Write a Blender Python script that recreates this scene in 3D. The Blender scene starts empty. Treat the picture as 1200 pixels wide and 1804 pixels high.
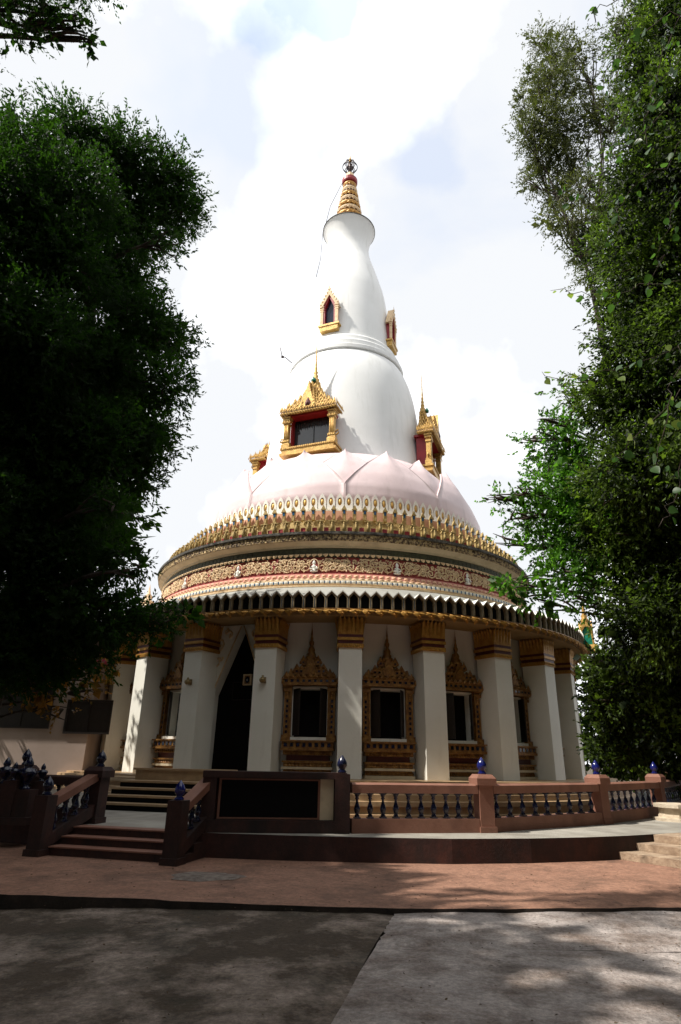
import bpy, math, random
import numpy as np
from mathutils import Vector, Matrix
from math import sin, cos, pi, radians, tan, atan2, sqrt

random.seed(7)
rng = np.random.default_rng(11)
S = bpy.context.scene
COL = S.collection

# ------------------------------------------------------------------ camera
F_PX, PITCH, DIST, EYE = 1090.0, radians(21.7), 33.0, 1.6
YAW, ROLL = radians(0.37), radians(1.1)
cam_d = bpy.data.cameras.new('camera')
cam = bpy.data.objects.new('camera', cam_d)
COL.objects.link(cam)
cam_d.sensor_fit = 'VERTICAL'
cam_d.sensor_height = 24.0
cam_d.lens = 24.0 * F_PX / 1804.0
cam_d.clip_end = 3000
cam.matrix_world = (Matrix.Translation((0, -DIST, EYE)) @ Matrix.Rotation(YAW, 4, 'Z')
                    @ Matrix.Rotation(pi / 2 + PITCH, 4, 'X') @ Matrix.Rotation(ROLL, 4, 'Z'))
S.camera = cam
CM = cam.matrix_world.copy()
def ray(px, py):
    v = Vector(((px - 600) / F_PX, -(py - 902) / F_PX, -1))
    return (CM.to_3x3() @ v)

# ------------------------------------------------------------------ sky and sun
SUN_AZ, SUN_EL = radians(-72), radians(54)      # azimuth measured from the side facing the camera, towards the left
sun_dir = Vector((sin(SUN_AZ) * cos(SUN_EL), -cos(SUN_AZ) * cos(SUN_EL), sin(SUN_EL)))
W = bpy.data.worlds.new('World')
S.world = W
W.use_nodes = True
nt = W.node_tree
nt.nodes.clear()
N = nt.nodes.new
wo = N('ShaderNodeOutputWorld'); bg = N('ShaderNodeBackground')
sky = N('ShaderNodeTexSky'); sky.sky_type = 'NISHITA'; sky.sun_disc = False
sky.sun_elevation = SUN_EL
sky.sun_rotation = atan2(sun_dir.x, sun_dir.y)
SKY_STRENGTH = 0.13
bg.inputs['Strength'].default_value = SKY_STRENGTH
tc = N('ShaderNodeTexCoord')
n1 = N('ShaderNodeTexNoise'); n1.inputs['Scale'].default_value = 2.6; n1.inputs['Detail'].default_value = 7; n1.inputs['Roughness'].default_value = 0.52
n1.inputs['Distortion'].default_value = 0.35
mp = N('ShaderNodeMapping'); mp.inputs['Location'].default_value = (1.9, 0.35, 0.2)
n2 = N('ShaderNodeTexNoise'); n2.inputs['Scale'].default_value = 2.4; n2.inputs['Detail'].default_value = 9; n2.inputs['Roughness'].default_value = 0.50
r1 = N('ShaderNodeValToRGB')      # opening of blue between the clouds
r1.color_ramp.elements[0].position = 0.60; r1.color_ramp.elements[0].color = (0, 0, 0, 1)
r1.color_ramp.elements[1].position = 0.76; r1.color_ramp.elements[1].color = (0.22, 0.22, 0.22, 1)
r2 = N('ShaderNodeValToRGB')      # cloud body: white to thin grey
r2.color_ramp.elements[0].position = 0.37; r2.color_ramp.elements[0].color = (8.0, 8.05, 8.1, 1)
r2.color_ramp.elements[1].position = 0.50; r2.color_ramp.elements[1].color = (4.2, 4.3, 4.45, 1)
mx = N('ShaderNodeMixRGB')
L = nt.links.new
L(tc.outputs['Generated'], mp.inputs['Vector']); L(mp.outputs['Vector'], n1.inputs['Vector']); L(mp.outputs['Vector'], n2.inputs['Vector'])
def opening(px, py, rad, soft, amt):
    d = ray(px, py).normalized()
    sb_ = N('ShaderNodeVectorMath'); sb_.operation = 'DISTANCE'; sb_.inputs[1].default_value = d[:]
    nz = N('ShaderNodeTexNoise'); nz.inputs['Scale'].default_value = 9; nz.inputs['Detail'].default_value = 6
    L(tc.outputs['Generated'], nz.inputs['Vector']); L(tc.outputs['Generated'], sb_.inputs[0])
    ad = N('ShaderNodeMath'); ad.operation = 'MULTIPLY_ADD'; ad.inputs[1].default_value = 0.22
    L(nz.outputs['Fac'], ad.inputs[0]); L(sb_.outputs['Value'], ad.inputs[2])
    mr = N('ShaderNodeMapRange'); mr.inputs['From Min'].default_value = rad + 0.11 + soft; mr.inputs['From Max'].default_value = rad + 0.11
    mr.inputs['To Min'].default_value = 0; mr.inputs['To Max'].default_value = amt
    L(ad.outputs['Value'], mr.inputs['Value']); return mr.outputs['Result']
L(n1.outputs['Fac'], r1.inputs['Fac']); L(n2.outputs['Fac'], r2.inputs['Fac'])
acc = r1.outputs['Color']
for q in (opening(480, 35, 0.008, 0.05, 0.5), opening(570, -20, 0.03, 0.05, 0.62), opening(740, 290, 0.03, 0.05, 0.30), opening(420, 190, 0.06, 0.09, 0.22)):
    mm = N('ShaderNodeMath'); mm.operation = 'MAXIMUM'; L(acc, mm.inputs[0]); L(q, mm.inputs[1]); acc = mm.outputs['Value']
L(acc, mx.inputs['Fac']); L(r2.outputs['Color'], mx.inputs['Color1'])
hs = N('ShaderNodeVectorMath'); hs.operation = 'SCALE'; hs.inputs['Scale'].default_value = 1.6
L(sky.outputs['Color'], hs.inputs[0]); L(hs.outputs['Vector'], mx.inputs['Color2'])
L(mx.outputs['Color'], bg.inputs['Color']); L(bg.outputs['Background'], wo.inputs['Surface'])
sl = bpy.data.lights.new('sun', 'SUN'); sl.energy = 3.6; sl.angle = radians(0.6); sl.color = (1.0, 0.95, 0.86)
so = bpy.data.objects.new('sun', sl); COL.objects.link(so)
so.rotation_euler = (-sun_dir).to_track_quat('-Z', 'Y').to_euler()
so.location = (-30, -30, 50)
S.view_settings.view_transform = 'Standard'
S.view_settings.look = 'None'
S.view_settings.exposure = 0.78
S.view_settings.gamma = 1.0
S.view_settings.use_curve_mapping = False
S.cycles.max_bounces = 6
S.cycles.diffuse_bounces = 3
S.cycles.transparent_max_bounces = 8

# ------------------------------------------------------------------ helpers
def at(px, py, depth):
    """world point seen at photo pixel (px, py), DEPTH metres along the ground from the camera"""
    v = ray(px, py)
    k = depth / sqrt(v.x ** 2 + v.y ** 2)
    return Vector((0, -DIST, EYE)) + v * k
def on_z(px, py, z):
    v = ray(px, py)
    return Vector((0, -DIST, EYE)) + v * ((z - EYE) / v.z)
def pxm(p):
    """metres per photo pixel at world point p"""
    q = CM.inverted() @ p
    return -q.z / F_PX

def tag(o, label=None, cat=None, group=None, kind=None):
    if label: o['label'] = label
    if cat: o['category'] = cat
    if group: o['group'] = group
    if kind: o['kind'] = kind
    return o
def empty(name, loc=(0, 0, 0), rz=0.0):
    o = bpy.data.objects.new(name, None); COL.objects.link(o)
    o.location = loc; o.rotation_euler = (0, 0, rz); o.empty_display_size = 0.3
    return o
def link(name, me, parent=None, loc=(0, 0, 0), rz=0.0):
    o = bpy.data.objects.new(name, me); COL.objects.link(o)
    o.parent = parent; o.location = loc; o.rotation_euler = (0, 0, rz)
    return o

class MB:
    def __init__(s): s.v = []; s.f = []; s.m = []; s.sm = []
    def add(s, vs, fs, mi=0, smooth=False, M=None):
        b = len(s.v)
        for p in vs:
            p = Vector(p)
            if M is not None: p = M @ p
            s.v.append(p[:])
        for f in fs:
            s.f.append([b + i for i in f]); s.m.append(mi); s.sm.append(smooth)
        return s
    def box(s, c, d, mi=0, M=None, top=1.0, topy=None):
        """box of centre c, size d; TOP scales the upper face"""
        x, y, z = d[0] / 2, d[1] / 2, d[2] / 2
        ty = top if topy is None else topy
        vs = [(c[0] + i * x * (top if k > 0 else 1), c[1] + j * y * (ty if k > 0 else 1), c[2] + k * z) for k in (-1, 1) for j in (-1, 1) for i in (-1, 1)]
        return s.add(vs, [(0, 2, 3, 1), (4, 5, 7, 6), (0, 1, 5, 4), (1, 3, 7, 5), (3, 2, 6, 7), (2, 0, 4, 6)], mi, False, M)
    def lathe(s, prof, seg=48, a0=0.0, a1=2 * pi, mi=0, smooth=True, M=None, wob=0):
        full = abs(a1 - a0 - 2 * pi) < 1e-6
        n = seg if full else seg + 1
        vs = []
        for i in range(n):
            a = a0 + (a1 - a0) * i / seg
            for r, z in prof: vs.append((r * sin(a), -r * cos(a), z))
        k = len(prof); fs = []
        for i in range(seg):
            j = (i + 1) % n
            for q in range(k - 1):
                fs.append((i * k + q, j * k + q, j * k + q + 1, i * k + q + 1))
        return s.add(vs, fs, mi, smooth, M)
    def prism(s, out, y0, y1, mi=0, M=None, back=True):
        """outline of (x, z) points extruded from y0 (front) to y1"""
        n = len(out)
        vs = [(x, y0, z) for x, z in out] + [(x, y1, z) for x, z in out]
        fs = [tuple(range(n))] + [(i, i + n, (i + 1) % n + n, (i + 1) % n) for i in range(n)]
        if back: fs.append(tuple(range(2 * n - 1, n - 1, -1)))
        return s.add(vs, fs, mi, False, M)
    def ring(s, outer, inner, y0, y1, mi=0, M=None):
        """frame between two outlines with the same number of points"""
        n = len(outer)
        vs = [(x, y0, z) for x, z in outer] + [(x, y0, z) for x, z in inner] + [(x, y1, z) for x, z in outer] + [(x, y1, z) for x, z in inner]
        fs = []
        for i in range(n):
            j = (i + 1) % n
            fs += [(i, j, j + n, i + n), (i, i + 2 * n, j + 2 * n, j), (i + n, j + n, j + 3 * n, i + 3 * n), (i + 2 * n, i + 3 * n, j + 3 * n, j + 2 * n)]
        return s.add(vs, fs, mi, False, M)
    def tube(s, pts, r, k=6, mi=0, M=None, cap=True, smooth=True):
        pts = [Vector(p) for p in pts]; n = len(pts)
        rs = r if isinstance(r, (list, tuple)) else [r] * n
        vs = []; up = Vector((0.13, 0.21, 0.97)).normalized()
        for i, p in enumerate(pts):
            t = (pts[min(i + 1, n - 1)] - pts[max(i - 1, 0)])
            t = t.normalized() if t.length > 1e-9 else Vector((0, 0, 1))
            a = t.cross(up)
            if a.length < 0.05: a = t.cross(Vector((1, 0, 0)))
            a.normalize(); b = t.cross(a)
            for q in range(k):
                w = 2 * pi * q / k
                vs.append(p + (a * cos(w) + b * sin(w)) * rs[i])
        fs = [(i * k + q, i * k + (q + 1) % k, (i + 1) * k + (q + 1) % k, (i + 1) * k + q) for i in range(n - 1) for q in range(k)]
        if cap: fs += [tuple(range(k - 1, -1, -1)), tuple((n - 1) * k + q for q in range(k))]
        return s.add(vs, fs, mi, smooth, M)
    def mesh(s, name, mats):
        me = bpy.data.meshes.new(name)
        me.from_pydata(s.v, [], s.f)
        for m in (mats if isinstance(mats, (list, tuple)) else [mats]): me.materials.append(m)
        me.polygons.foreach_set('material_index', s.m)
        me.polygons.foreach_set('use_smooth', s.sm)
        me.update()
        return me
    def build(s, name, mats, parent=None, loc=(0, 0, 0), rz=0.0):
        return link(name, s.mesh(name, mats), parent, loc, rz)

def T(x=0, y=0, z=0, rz=0.0, rx=0.0, ry=0.0):
    return Matrix.Translation((x, y, z)) @ Matrix.Rotation(rz, 4, 'Z') @ Matrix.Rotation(ry, 4, 'Y') @ Matrix.Rotation(rx, 4, 'X')
def polar(th, r, z): return (r * sin(radians(th)), -r * cos(radians(th)), z)

# ------------------------------------------------------------------ materials
def mat(name, c1, c2=None, rough=0.7, metal=0.0, scale=4.0, bump=0.0, bscale=None, lo=0.35, hi=0.65, coat=0.0, dirt=None, dscale=1.0, dlo=0.5, dhi=0.7, stretch=None, spec=0.5, space='Object', det=6, nro=0.6, speck=0):
    m = bpy.data.materials.new(name); m.use_nodes = True
    t = m.node_tree; nd = t.nodes.new; lk = t.links.new
    b = t.nodes['Principled BSDF']
    b.inputs['Roughness'].default_value = rough; b.inputs['Metallic'].default_value = metal
    b.inputs['Specular IOR Level'].default_value = spec
    if coat: b.inputs['Coat Weight'].default_value = coat; b.inputs['Coat Roughness'].default_value = 0.06
    if space == 'Object':
        tcn = nd('ShaderNodeTexCoord'); vec = tcn.outputs['Object']
    else:
        g = nd('ShaderNodeNewGeometry'); vec = g.outputs['Position']
    def noise(sc, det=6, ro=0.6, st=None):
        n = nd('ShaderNodeTexNoise'); n.inputs['Scale'].default_value = sc; n.inputs['Detail'].default_value = det; n.inputs['Roughness'].default_value = ro
        if st:
            mpn = nd('ShaderNodeMapping'); mpn.inputs['Scale'].default_value = st
            lk(vec, mpn.inputs['Vector']); lk(mpn.outputs['Vector'], n.inputs['Vector'])
        else: lk(vec, n.inputs['Vector'])
        return n
    c2 = c2 or tuple(x * 0.82 for x in c1)
    n = noise(scale, det, nro)
    r = nd('ShaderNodeValToRGB'); r.color_ramp.elements[0].position = lo; r.color_ramp.elements[1].position = hi
    r.color_ramp.elements[0].color = (*c2, 1); r.color_ramp.elements[1].color = (*c1, 1)
    lk(n.outputs['Fac'], r.inputs['Fac']); out = r.outputs['Color']
    if dirt:
        dn = noise(dscale, 8, 0.65, stretch)
        dr = nd('ShaderNodeValToRGB'); dr.color_ramp.elements[0].position = dlo; dr.color_ramp.elements[1].position = dhi
        lk(dn.outputs['Fac'], dr.inputs['Fac'])
        mxn = nd('ShaderNodeMixRGB'); lk(dr.outputs['Color'], mxn.inputs['Fac']); lk(out, mxn.inputs['Color1']); mxn.inputs['Color2'].default_value = (*dirt, 1)
        out = mxn.outputs['Color']
    if speck:
        for sc_, lo_ in ((speck, 0.62), (speck * 0.22, 0.74)):
            sn_ = noise(sc_, 10, 0.8); sr = nd('ShaderNodeMapRange'); sr.inputs['From Min'].default_value = 0.38; sr.inputs['From Max'].default_value = 0.62
            sr.inputs['To Min'].default_value = lo_; sr.inputs['To Max'].default_value = 1.14
            lk(sn_.outputs['Fac'], sr.inputs['Value'])
            sm = nd('ShaderNodeVectorMath'); sm.operation = 'SCALE'; lk(out, sm.inputs[0]); lk(sr.outputs['Result'], sm.inputs['Scale']); out = sm.outputs['Vector']
    lk(out, b.inputs['Base Color'])
    if bump:
        bn = noise(bscale or scale * 4, 8, 0.65)
        bu = nd('ShaderNodeBump'); bu.inputs['Strength'].default_value = bump; bu.inputs['Distance'].default_value = 0.05
        lk(bn.outputs['Fac'], bu.inputs['Height']); lk(bu.outputs['Normal'], b.inputs['Normal'])
    return m

def leafmat(name, c1, c2, trans=0.35, rough=0.45, scale=1.2, tcol=None, lo=0.45):
    m = bpy.data.materials.new(name); m.use_nodes = True
    t = m.node_tree; nd = t.nodes.new; lk = t.links.new
    b = t.nodes['Principled BSDF']; b.inputs['Roughness'].default_value = rough
    b.inputs['Specular IOR Level'].default_value = 0.22
    g = nd('ShaderNodeNewGeometry'); n = nd('ShaderNodeTexNoise'); n.inputs['Scale'].default_value = scale; n.inputs['Detail'].default_value = 3
    lk(g.outputs['Position'], n.inputs['Vector'])
    n2_ = nd('ShaderNodeTexWhiteNoise'); n2_.noise_dimensions = '1D'; lk(g.outputs['Random Per Island'], n2_.inputs['W'])
    mth = nd('ShaderNodeMath'); mth.operation = 'MULTIPLY_ADD'; mth.inputs[1].default_value = 0.45
    lk(n2_.outputs['Value'], mth.inputs[0]); lk(n.outputs['Fac'], mth.inputs[2])
    r = nd('ShaderNodeValToRGB'); r.color_ramp.elements[0].position = lo; r.color_ramp.elements[1].position = 0.98
    r.color_ramp.elements[0].color = (*c2, 1); r.color_ramp.elements[1].color = (*c1, 1)
    lk(mth.outputs['Value'], r.inputs['Fac']); lk(r.outputs['Color'], b.inputs['Base Color'])
    tr = nd('ShaderNodeBsdfTranslucent')
    if tcol: tr.inputs['Color'].default_value = (*tcol, 1)
    else:
        gm = nd('ShaderNodeMixRGB'); gm.blend_type = 'MULTIPLY'; gm.inputs['Fac'].default_value = 1; gm.inputs['Color2'].default_value = (2.2, 2.4, 1.2, 1)
        lk(r.outputs['Color'], gm.inputs['Color1']); lk(gm.outputs['Color'], tr.inputs['Color'])
    ms = nd('ShaderNodeMixShader'); ms.inputs['Fac'].default_value = trans
    lk(b.outputs['BSDF'], ms.inputs[1]); lk(tr.outputs['BSDF'], ms.inputs[2])
    lk(ms.outputs['Shader'], t.nodes['Material Output'].inputs['Surface'])
    return m

M = {}
M['white'] = mat('white_plaster', (0.82, 0.80, 0.73), (0.76, 0.74, 0.66), 0.6, scale=0.8, bump=0.08, bscale=9, dirt=(0.5, 0.47, 0.38), dscale=1.6, dlo=0.58, dhi=0.9, stretch=(1, 1, 0.15))
M['bell'] = mat('white_bell_plaster', (0.88, 0.88, 0.87), (0.83, 0.83, 0.815), 0.5, scale=0.7, bump=0.12, bscale=3.5, dirt=(0.66, 0.66, 0.63), dscale=1.5, dlo=0.53, dhi=0.82, stretch=(1, 1, 0.09))
M['wallw'] = mat('white_wall', (0.72, 0.71, 0.67), (0.66, 0.645, 0.6), 0.7, scale=0.9, bump=0.05, bscale=12, dirt=(0.55, 0.53, 0.48), dscale=1.5, dlo=0.55, dhi=0.85, stretch=(1, 1, 0.2))
M['petal'] = mat('pale_pink_petal', (0.76, 0.61, 0.615), (0.69, 0.54, 0.55), 0.45, scale=0.9, bump=0.12, bscale=4, dirt=(0.50, 0.40, 0.39), dscale=1.3, dlo=0.54, dhi=0.85, stretch=(1, 1, 0.3))
M['gold'] = mat('gold_paint', (0.66, 0.42, 0.12), (0.42, 0.23, 0.055), 0.42, 0.35, scale=5, bump=0.35, bscale=22, dirt=(0.12, 0.06, 0.02), dscale=6, dlo=0.55, dhi=0.8)
M['goldd'] = mat('shaded_gold_paint', (0.36, 0.185, 0.045), (0.17, 0.07, 0.018), 0.4, 0.35, scale=6, bump=0.4, bscale=26, dirt=(0.09, 0.03, 0.012), dscale=7, dlo=0.5, dhi=0.75)  # gold darkened in colour, as it looks in shade under the eaves
M['carved'] = mat('carved_cream_gold', (0.55, 0.40, 0.20), (0.10, 0.055, 0.03), 0.7, 0.1, scale=9, bump=0.9, bscale=10, lo=0.44, hi=0.56, dirt=(0.05, 0.035, 0.025), dscale=1.3, dlo=0.55, dhi=0.75)
M['ochre'] = mat('ochre_stone', (0.50, 0.36, 0.13), (0.26, 0.165, 0.05), 0.7, 0.05, scale=6, bump=0.5, bscale=18, dirt=(0.07, 0.055, 0.04), dscale=5, dlo=0.56, dhi=0.75)
M['cream'] = mat('cream_plaster', (0.60, 0.50, 0.34), (0.50, 0.40, 0.26), 0.7, scale=2, bump=0.15, dirt=(0.18, 0.14, 0.10), dscale=0.9, dlo=0.58, dhi=0.85)
M['creamw'] = mat('cream_relief', (0.84, 0.64, 0.40), (0.68, 0.46, 0.25), 0.65, 0.0, scale=7, bump=0.4, bscale=20, dirt=(0.28, 0.14, 0.08), dscale=6, dlo=0.62, dhi=0.85)
M['pinkw'] = mat('salmon_plaster', (0.62, 0.25, 0.19), (0.50, 0.17, 0.13), 0.7, scale=3, bump=0.2)
M['red'] = mat('red_paint', (0.33, 0.014, 0.02), (0.24, 0.01, 0.014), 0.5, scale=3, bump=0.1)
M['friezeg'] = mat('faded_red_ground', (0.42, 0.085, 0.07), (0.26, 0.035, 0.03), 0.75, scale=4, bump=0.4)
M['gab'] = mat('gable_stone', (0.30, 0.235, 0.14), (0.17, 0.12, 0.06), 0.7, scale=6, bump=0.3)
M['darkred'] = mat('dark_red_paint', (0.10, 0.012, 0.01), (0.06, 0.008, 0.008), 0.5, scale=3)
M['black'] = mat('dark_interior', (0.008, 0.007, 0.006), (0.005, 0.005, 0.005), 0.9, spec=0.1)  # near-black colour put in for unlit interiors and hollows
M['mould'] = mat('mouldy_edge', (0.16, 0.15, 0.13), (0.025, 0.022, 0.02), 0.85, scale=5, bump=0.6, lo=0.4, hi=0.62)
M['grey'] = mat('grey_gutter_paint', (0.34, 0.34, 0.315), (0.28, 0.275, 0.25), 0.6, scale=1.4, bump=0.05, dirt=(0.22, 0.21, 0.18), dscale=1.3, dlo=0.58, dhi=0.85, stretch=(1, 1, 0.4))
M['bluetile'] = mat('blue_mirror_tile', (0.03, 0.16, 0.34), (0.02, 0.07, 0.16), 0.2, scale=20)
M['greentile'] = mat('green_mirror_tile', (0.02, 0.24, 0.15), (0.01, 0.12, 0.08), 0.2, scale=10)
M['darktile'] = mat('dark_green_tile', (0.10, 0.10, 0.05), (0.05, 0.05, 0.03), 0.6, scale=10, bump=0.3)
M['glass'] = mat('dark_window_glass', (0.03, 0.035, 0.045), (0.02, 0.025, 0.03), 0.08, scale=1, spec=0.6)
M['navyglass'] = mat('navy_window_glass', (0.012, 0.018, 0.045), (0.008, 0.012, 0.03), 0.15, scale=1)
M['shutter'] = mat('dark_shutter', (0.020, 0.013, 0.010), (0.012, 0.008, 0.006), 0.5, scale=5)
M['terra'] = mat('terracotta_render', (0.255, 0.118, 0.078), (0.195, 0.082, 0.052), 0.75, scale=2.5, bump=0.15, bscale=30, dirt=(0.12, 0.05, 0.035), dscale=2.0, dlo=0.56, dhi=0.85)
M['terrad'] = mat('shaded_red_render', (0.065, 0.018, 0.010), (0.038, 0.010, 0.007), 0.75, scale=1.5, bump=0.15, bscale=20, dirt=(0.012, 0.006, 0.005), dscale=1.6, dlo=0.42, dhi=0.68, speck=9, stretch=(1, 1, 0.4))  # red render darkened to put shade and deep blacks into its colour
M['cobalt'] = mat('cobalt_glaze', (0.012, 0.018, 0.17), (0.006, 0.008, 0.07), 0.15, scale=12, coat=0.5)
M['glaze'] = mat('near_black_glaze', (0.010, 0.013, 0.055), (0.004, 0.004, 0.012), 0.22, scale=10, coat=0.25)
M['granite'] = mat('black_granite', (0.005, 0.0045, 0.005), (0.003, 0.003, 0.003), 0.5, scale=30, spec=0.08)
M['iron'] = mat('dark_iron', (0.05, 0.03, 0.03), (0.03, 0.02, 0.02), 0.5, 0.6)
M['brass'] = mat('dull_brass', (0.34, 0.25, 0.12), (0.2, 0.14, 0.06), 0.4, 0.7, scale=20)
M['tan'] = mat('tan_terrazzo', (0.44, 0.30, 0.165), (0.37, 0.24, 0.13), 0.45, scale=5, bump=0.1, bscale=40, dirt=(0.22, 0.14, 0.08), dscale=1.5, dlo=0.5, dhi=0.85)
M['stonelit'] = mat('weathered_steps_concrete', (0.46, 0.34, 0.235), (0.26, 0.175, 0.115), 0.85, scale=4, bump=0.5, bscale=18, dirt=(0.13, 0.09, 0.06), dscale=3, dlo=0.52, dhi=0.75)
M['annex'] = mat('pinkish_annex_wall', (0.40, 0.31, 0.265), (0.34, 0.26, 0.215), 0.8, scale=0.6, bump=0.08, dirt=(0.3, 0.23, 0.19), dscale=0.8, dlo=0.55, dhi=0.85)
M['bark'] = mat('brown_bark', (0.085, 0.06, 0.045), (0.035, 0.025, 0.02), 0.9, scale=8, bump=0.9, bscale=14)
M['lane'] = mat('terracotta_lane', (0.36, 0.19, 0.125), (0.28, 0.14, 0.09), 0.85, scale=1.4, bump=0.35, bscale=22, dirt=(0.10, 0.055, 0.036), dscale=0.9, dlo=0.5, dhi=0.74, space='World', det=12, nro=0.7, speck=14)
M['kerb'] = mat('shaded_mossy_kerb', (0.045, 0.03, 0.022), (0.015, 0.012, 0.009), 0.9, scale=4, bump=0.5, space='World')  # near-black: the kerb's shadow put into the colour, with wet moss
M['roadA'] = mat('pale_concrete', (0.62, 0.54, 0.505), (0.27, 0.205, 0.17), 0.9, scale=1.5, bump=1.0, bscale=30, lo=0.38, hi=0.58, dirt=(0.12, 0.09, 0.07), dscale=1.1, dlo=0.58, dhi=0.74, space='World', det=14, nro=0.74, speck=22)
M['roadB'] = mat('mossy_concrete', (0.40, 0.315, 0.26), (0.095, 0.066, 0.042), 0.9, scale=0.9, bump=1.0, bscale=26, lo=0.46, hi=0.60, dirt=(0.045, 0.038, 0.02), dscale=0.8, dlo=0.52, dhi=0.68, space='World', det=14, nro=0.72, speck=20)
M['patch'] = mat('rough_grey_mortar', (0.27, 0.225, 0.19), (0.13, 0.10, 0.085), 0.95, scale=9, bump=1.0, bscale=12)
M['terr'] = mat('terrace_concrete', (0.36, 0.335, 0.29), (0.23, 0.21, 0.18), 0.8, scale=1.5, bump=0.2, bscale=24, dirt=(0.20, 0.17, 0.13), dscale=1.4, dlo=0.5, dhi=0.8, space='World')
M['soil'] = mat('leaf_litter_soil', (0.09, 0.065, 0.04), (0.04, 0.035, 0.02), 0.95, scale=2, bump=0.6, space='World')
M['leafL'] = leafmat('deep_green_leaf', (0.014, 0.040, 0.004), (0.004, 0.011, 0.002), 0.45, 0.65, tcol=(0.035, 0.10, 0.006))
M['leafR'] = leafmat('dark_and_lit_leaf', (0.095, 0.15, 0.022), (0.004, 0.009, 0.002), 0.42, 0.55, scale=0.8, lo=0.60)  # noise puts lit clumps and black shade into the leaf colour
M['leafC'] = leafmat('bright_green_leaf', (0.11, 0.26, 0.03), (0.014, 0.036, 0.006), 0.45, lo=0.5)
M['leafF'] = leafmat('olive_feathery_leaf', (0.085, 0.095, 0.032), (0.035, 0.045, 0.015), 0.35)
M['leafBig'] = leafmat('broad_vine_leaf', (0.085, 0.17, 0.04), (0.03, 0.07, 0.02), 0.38, 0.35, scale=2.0)
M['leafPale'] = leafmat('pale_yellow_leaf', (0.28, 0.30, 0.10), (0.12, 0.18, 0.04), 0.45)
M['leafO'] = leafmat('russet_leaf', (0.30, 0.13, 0.03), (0.06, 0.05, 0.015), 0.35, scale=4)
M['flower'] = leafmat('magenta_flower', (0.45, 0.04, 0.12), (0.30, 0.02, 0.08), 0.3)

#--SETTING--
# ------------------------------------------------------------------ ground, lane, road
g = MB(); g.add([(-600, -600, -0.3), (600, -600, -0.3), (600, 900, -0.3), (-600, 900, -0.3)], [(0, 1, 2, 3)])
tag(g.build('ground', M['soil']), kind='structure')

lane_edge_px = [(-500, 1560), (-200, 1568), (0, 1574), (200, 1580), (400, 1590), (550, 1595), (700, 1599), (900, 1600), (1200, 1597), (1500, 1588), (1900, 1570)]
edge = [on_z(x, y, 0.0) for x, y in lane_edge_px]
edge[0] = Vector((-22, edge[0].y, 0)); edge[-1] = Vector((22, edge[-1].y, 0))
le = MB(); nE = 60
ex = [e.x for e in edge]; ey = [e.y for e in edge]
xs = np.linspace(-22, 22, 201)
ys = np.interp(xs, ex, ey) + 0.012 * rng.standard_normal(201) * (np.abs(xs) < 8)
nx = len(xs); rows = [0.0, 0.25, 1.0, 2.2, 10.0]
vs = []
for x, y in zip(xs, ys):
    for k, r in enumerate(rows):
        z = 0.0 if k else -0.008
        vs.append((x, y + r if k < 4 else -13.0, z + (0.006 * rng.standard_normal() if 0 < k < 3 else 0)))
k = len(rows)
fs = [(i * k + q, (i + 1) * k + q, (i + 1) * k + q + 1, i * k + q + 1) for i in range(nx - 1) for q in range(k - 1)]
le.add(vs, fs, 0, True)
vs = []
for x, y in zip(xs, ys): vs += [(x, y, -0.008), (x, y + 0.015, -0.29)]
le.add(vs, [(i * 2, i * 2 + 1, i * 2 + 3, i * 2 + 2) for i in range(nx - 1)], 1)
tag(le.build('lane', [M['lane'], M['kerb']]), kind='structure')

# concrete road slabs, sinking to the left
def road_z(x, y): return -0.045 - 0.022 * max(0.0, -x - 0.6) - 0.012 * max(0.0, -x - 2.5) ** 1.2
J0 = on_z(695, 1607, -0.05); J1 = on_z(577, 1804, -0.05); JD = (J1 - J0) / (J1.y - J0.y)
def jx(y): return J0.x + JD.x * (y - J0.y)
road = empty('road', (0, -28, 0)); tag(road, kind='structure')
T0 = on_z(840, 1668, -0.05).y
def slab(x_of0, x_of1, y0, y1, m, dz=0.0):
    b = MB(); nx_, ny_ = 60, 30; vs = []
    for j in range(ny_ + 1):
        y = y0 + (y1 - y0) * j / ny_
        a, c = x_of0(y), x_of1(y)
        for i in range(nx_ + 1):
            x = a + (c - a) * i / nx_
            ed = 0.004 * rng.standard_normal() if i in (0, nx_) else 0
            e2 = -0.018 if (i in (0, nx_) or j in (0, ny_)) else 0
            vs.append((x + ed * 3, y + 28, road_z(x, y) + dz + e2 + 0.004 * rng.standard_normal()))
    fs = [(j * (nx_ + 1) + i, j * (nx_ + 1) + i + 1, (j + 1) * (nx_ + 1) + i + 1, (j + 1) * (nx_ + 1) + i) for j in range(ny_) for i in range(nx_)]
    b.add(vs, fs, 0, True)
    o = b.build('concrete_slab', m, road); return o
slab(lambda y: -22, lambda y: jx(y) - 0.006, -48, -24.0, M['roadB'], -0.012)
slab(lambda y: jx(y) + 0.006, lambda y: 22, T0 + 0.016, -24.0, M['roadA'], 0.0)
slab(lambda y: jx(y) + 0.006, lambda y: 22, -48, T0 - 0.016, M['roadA'], 0.004)

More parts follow.
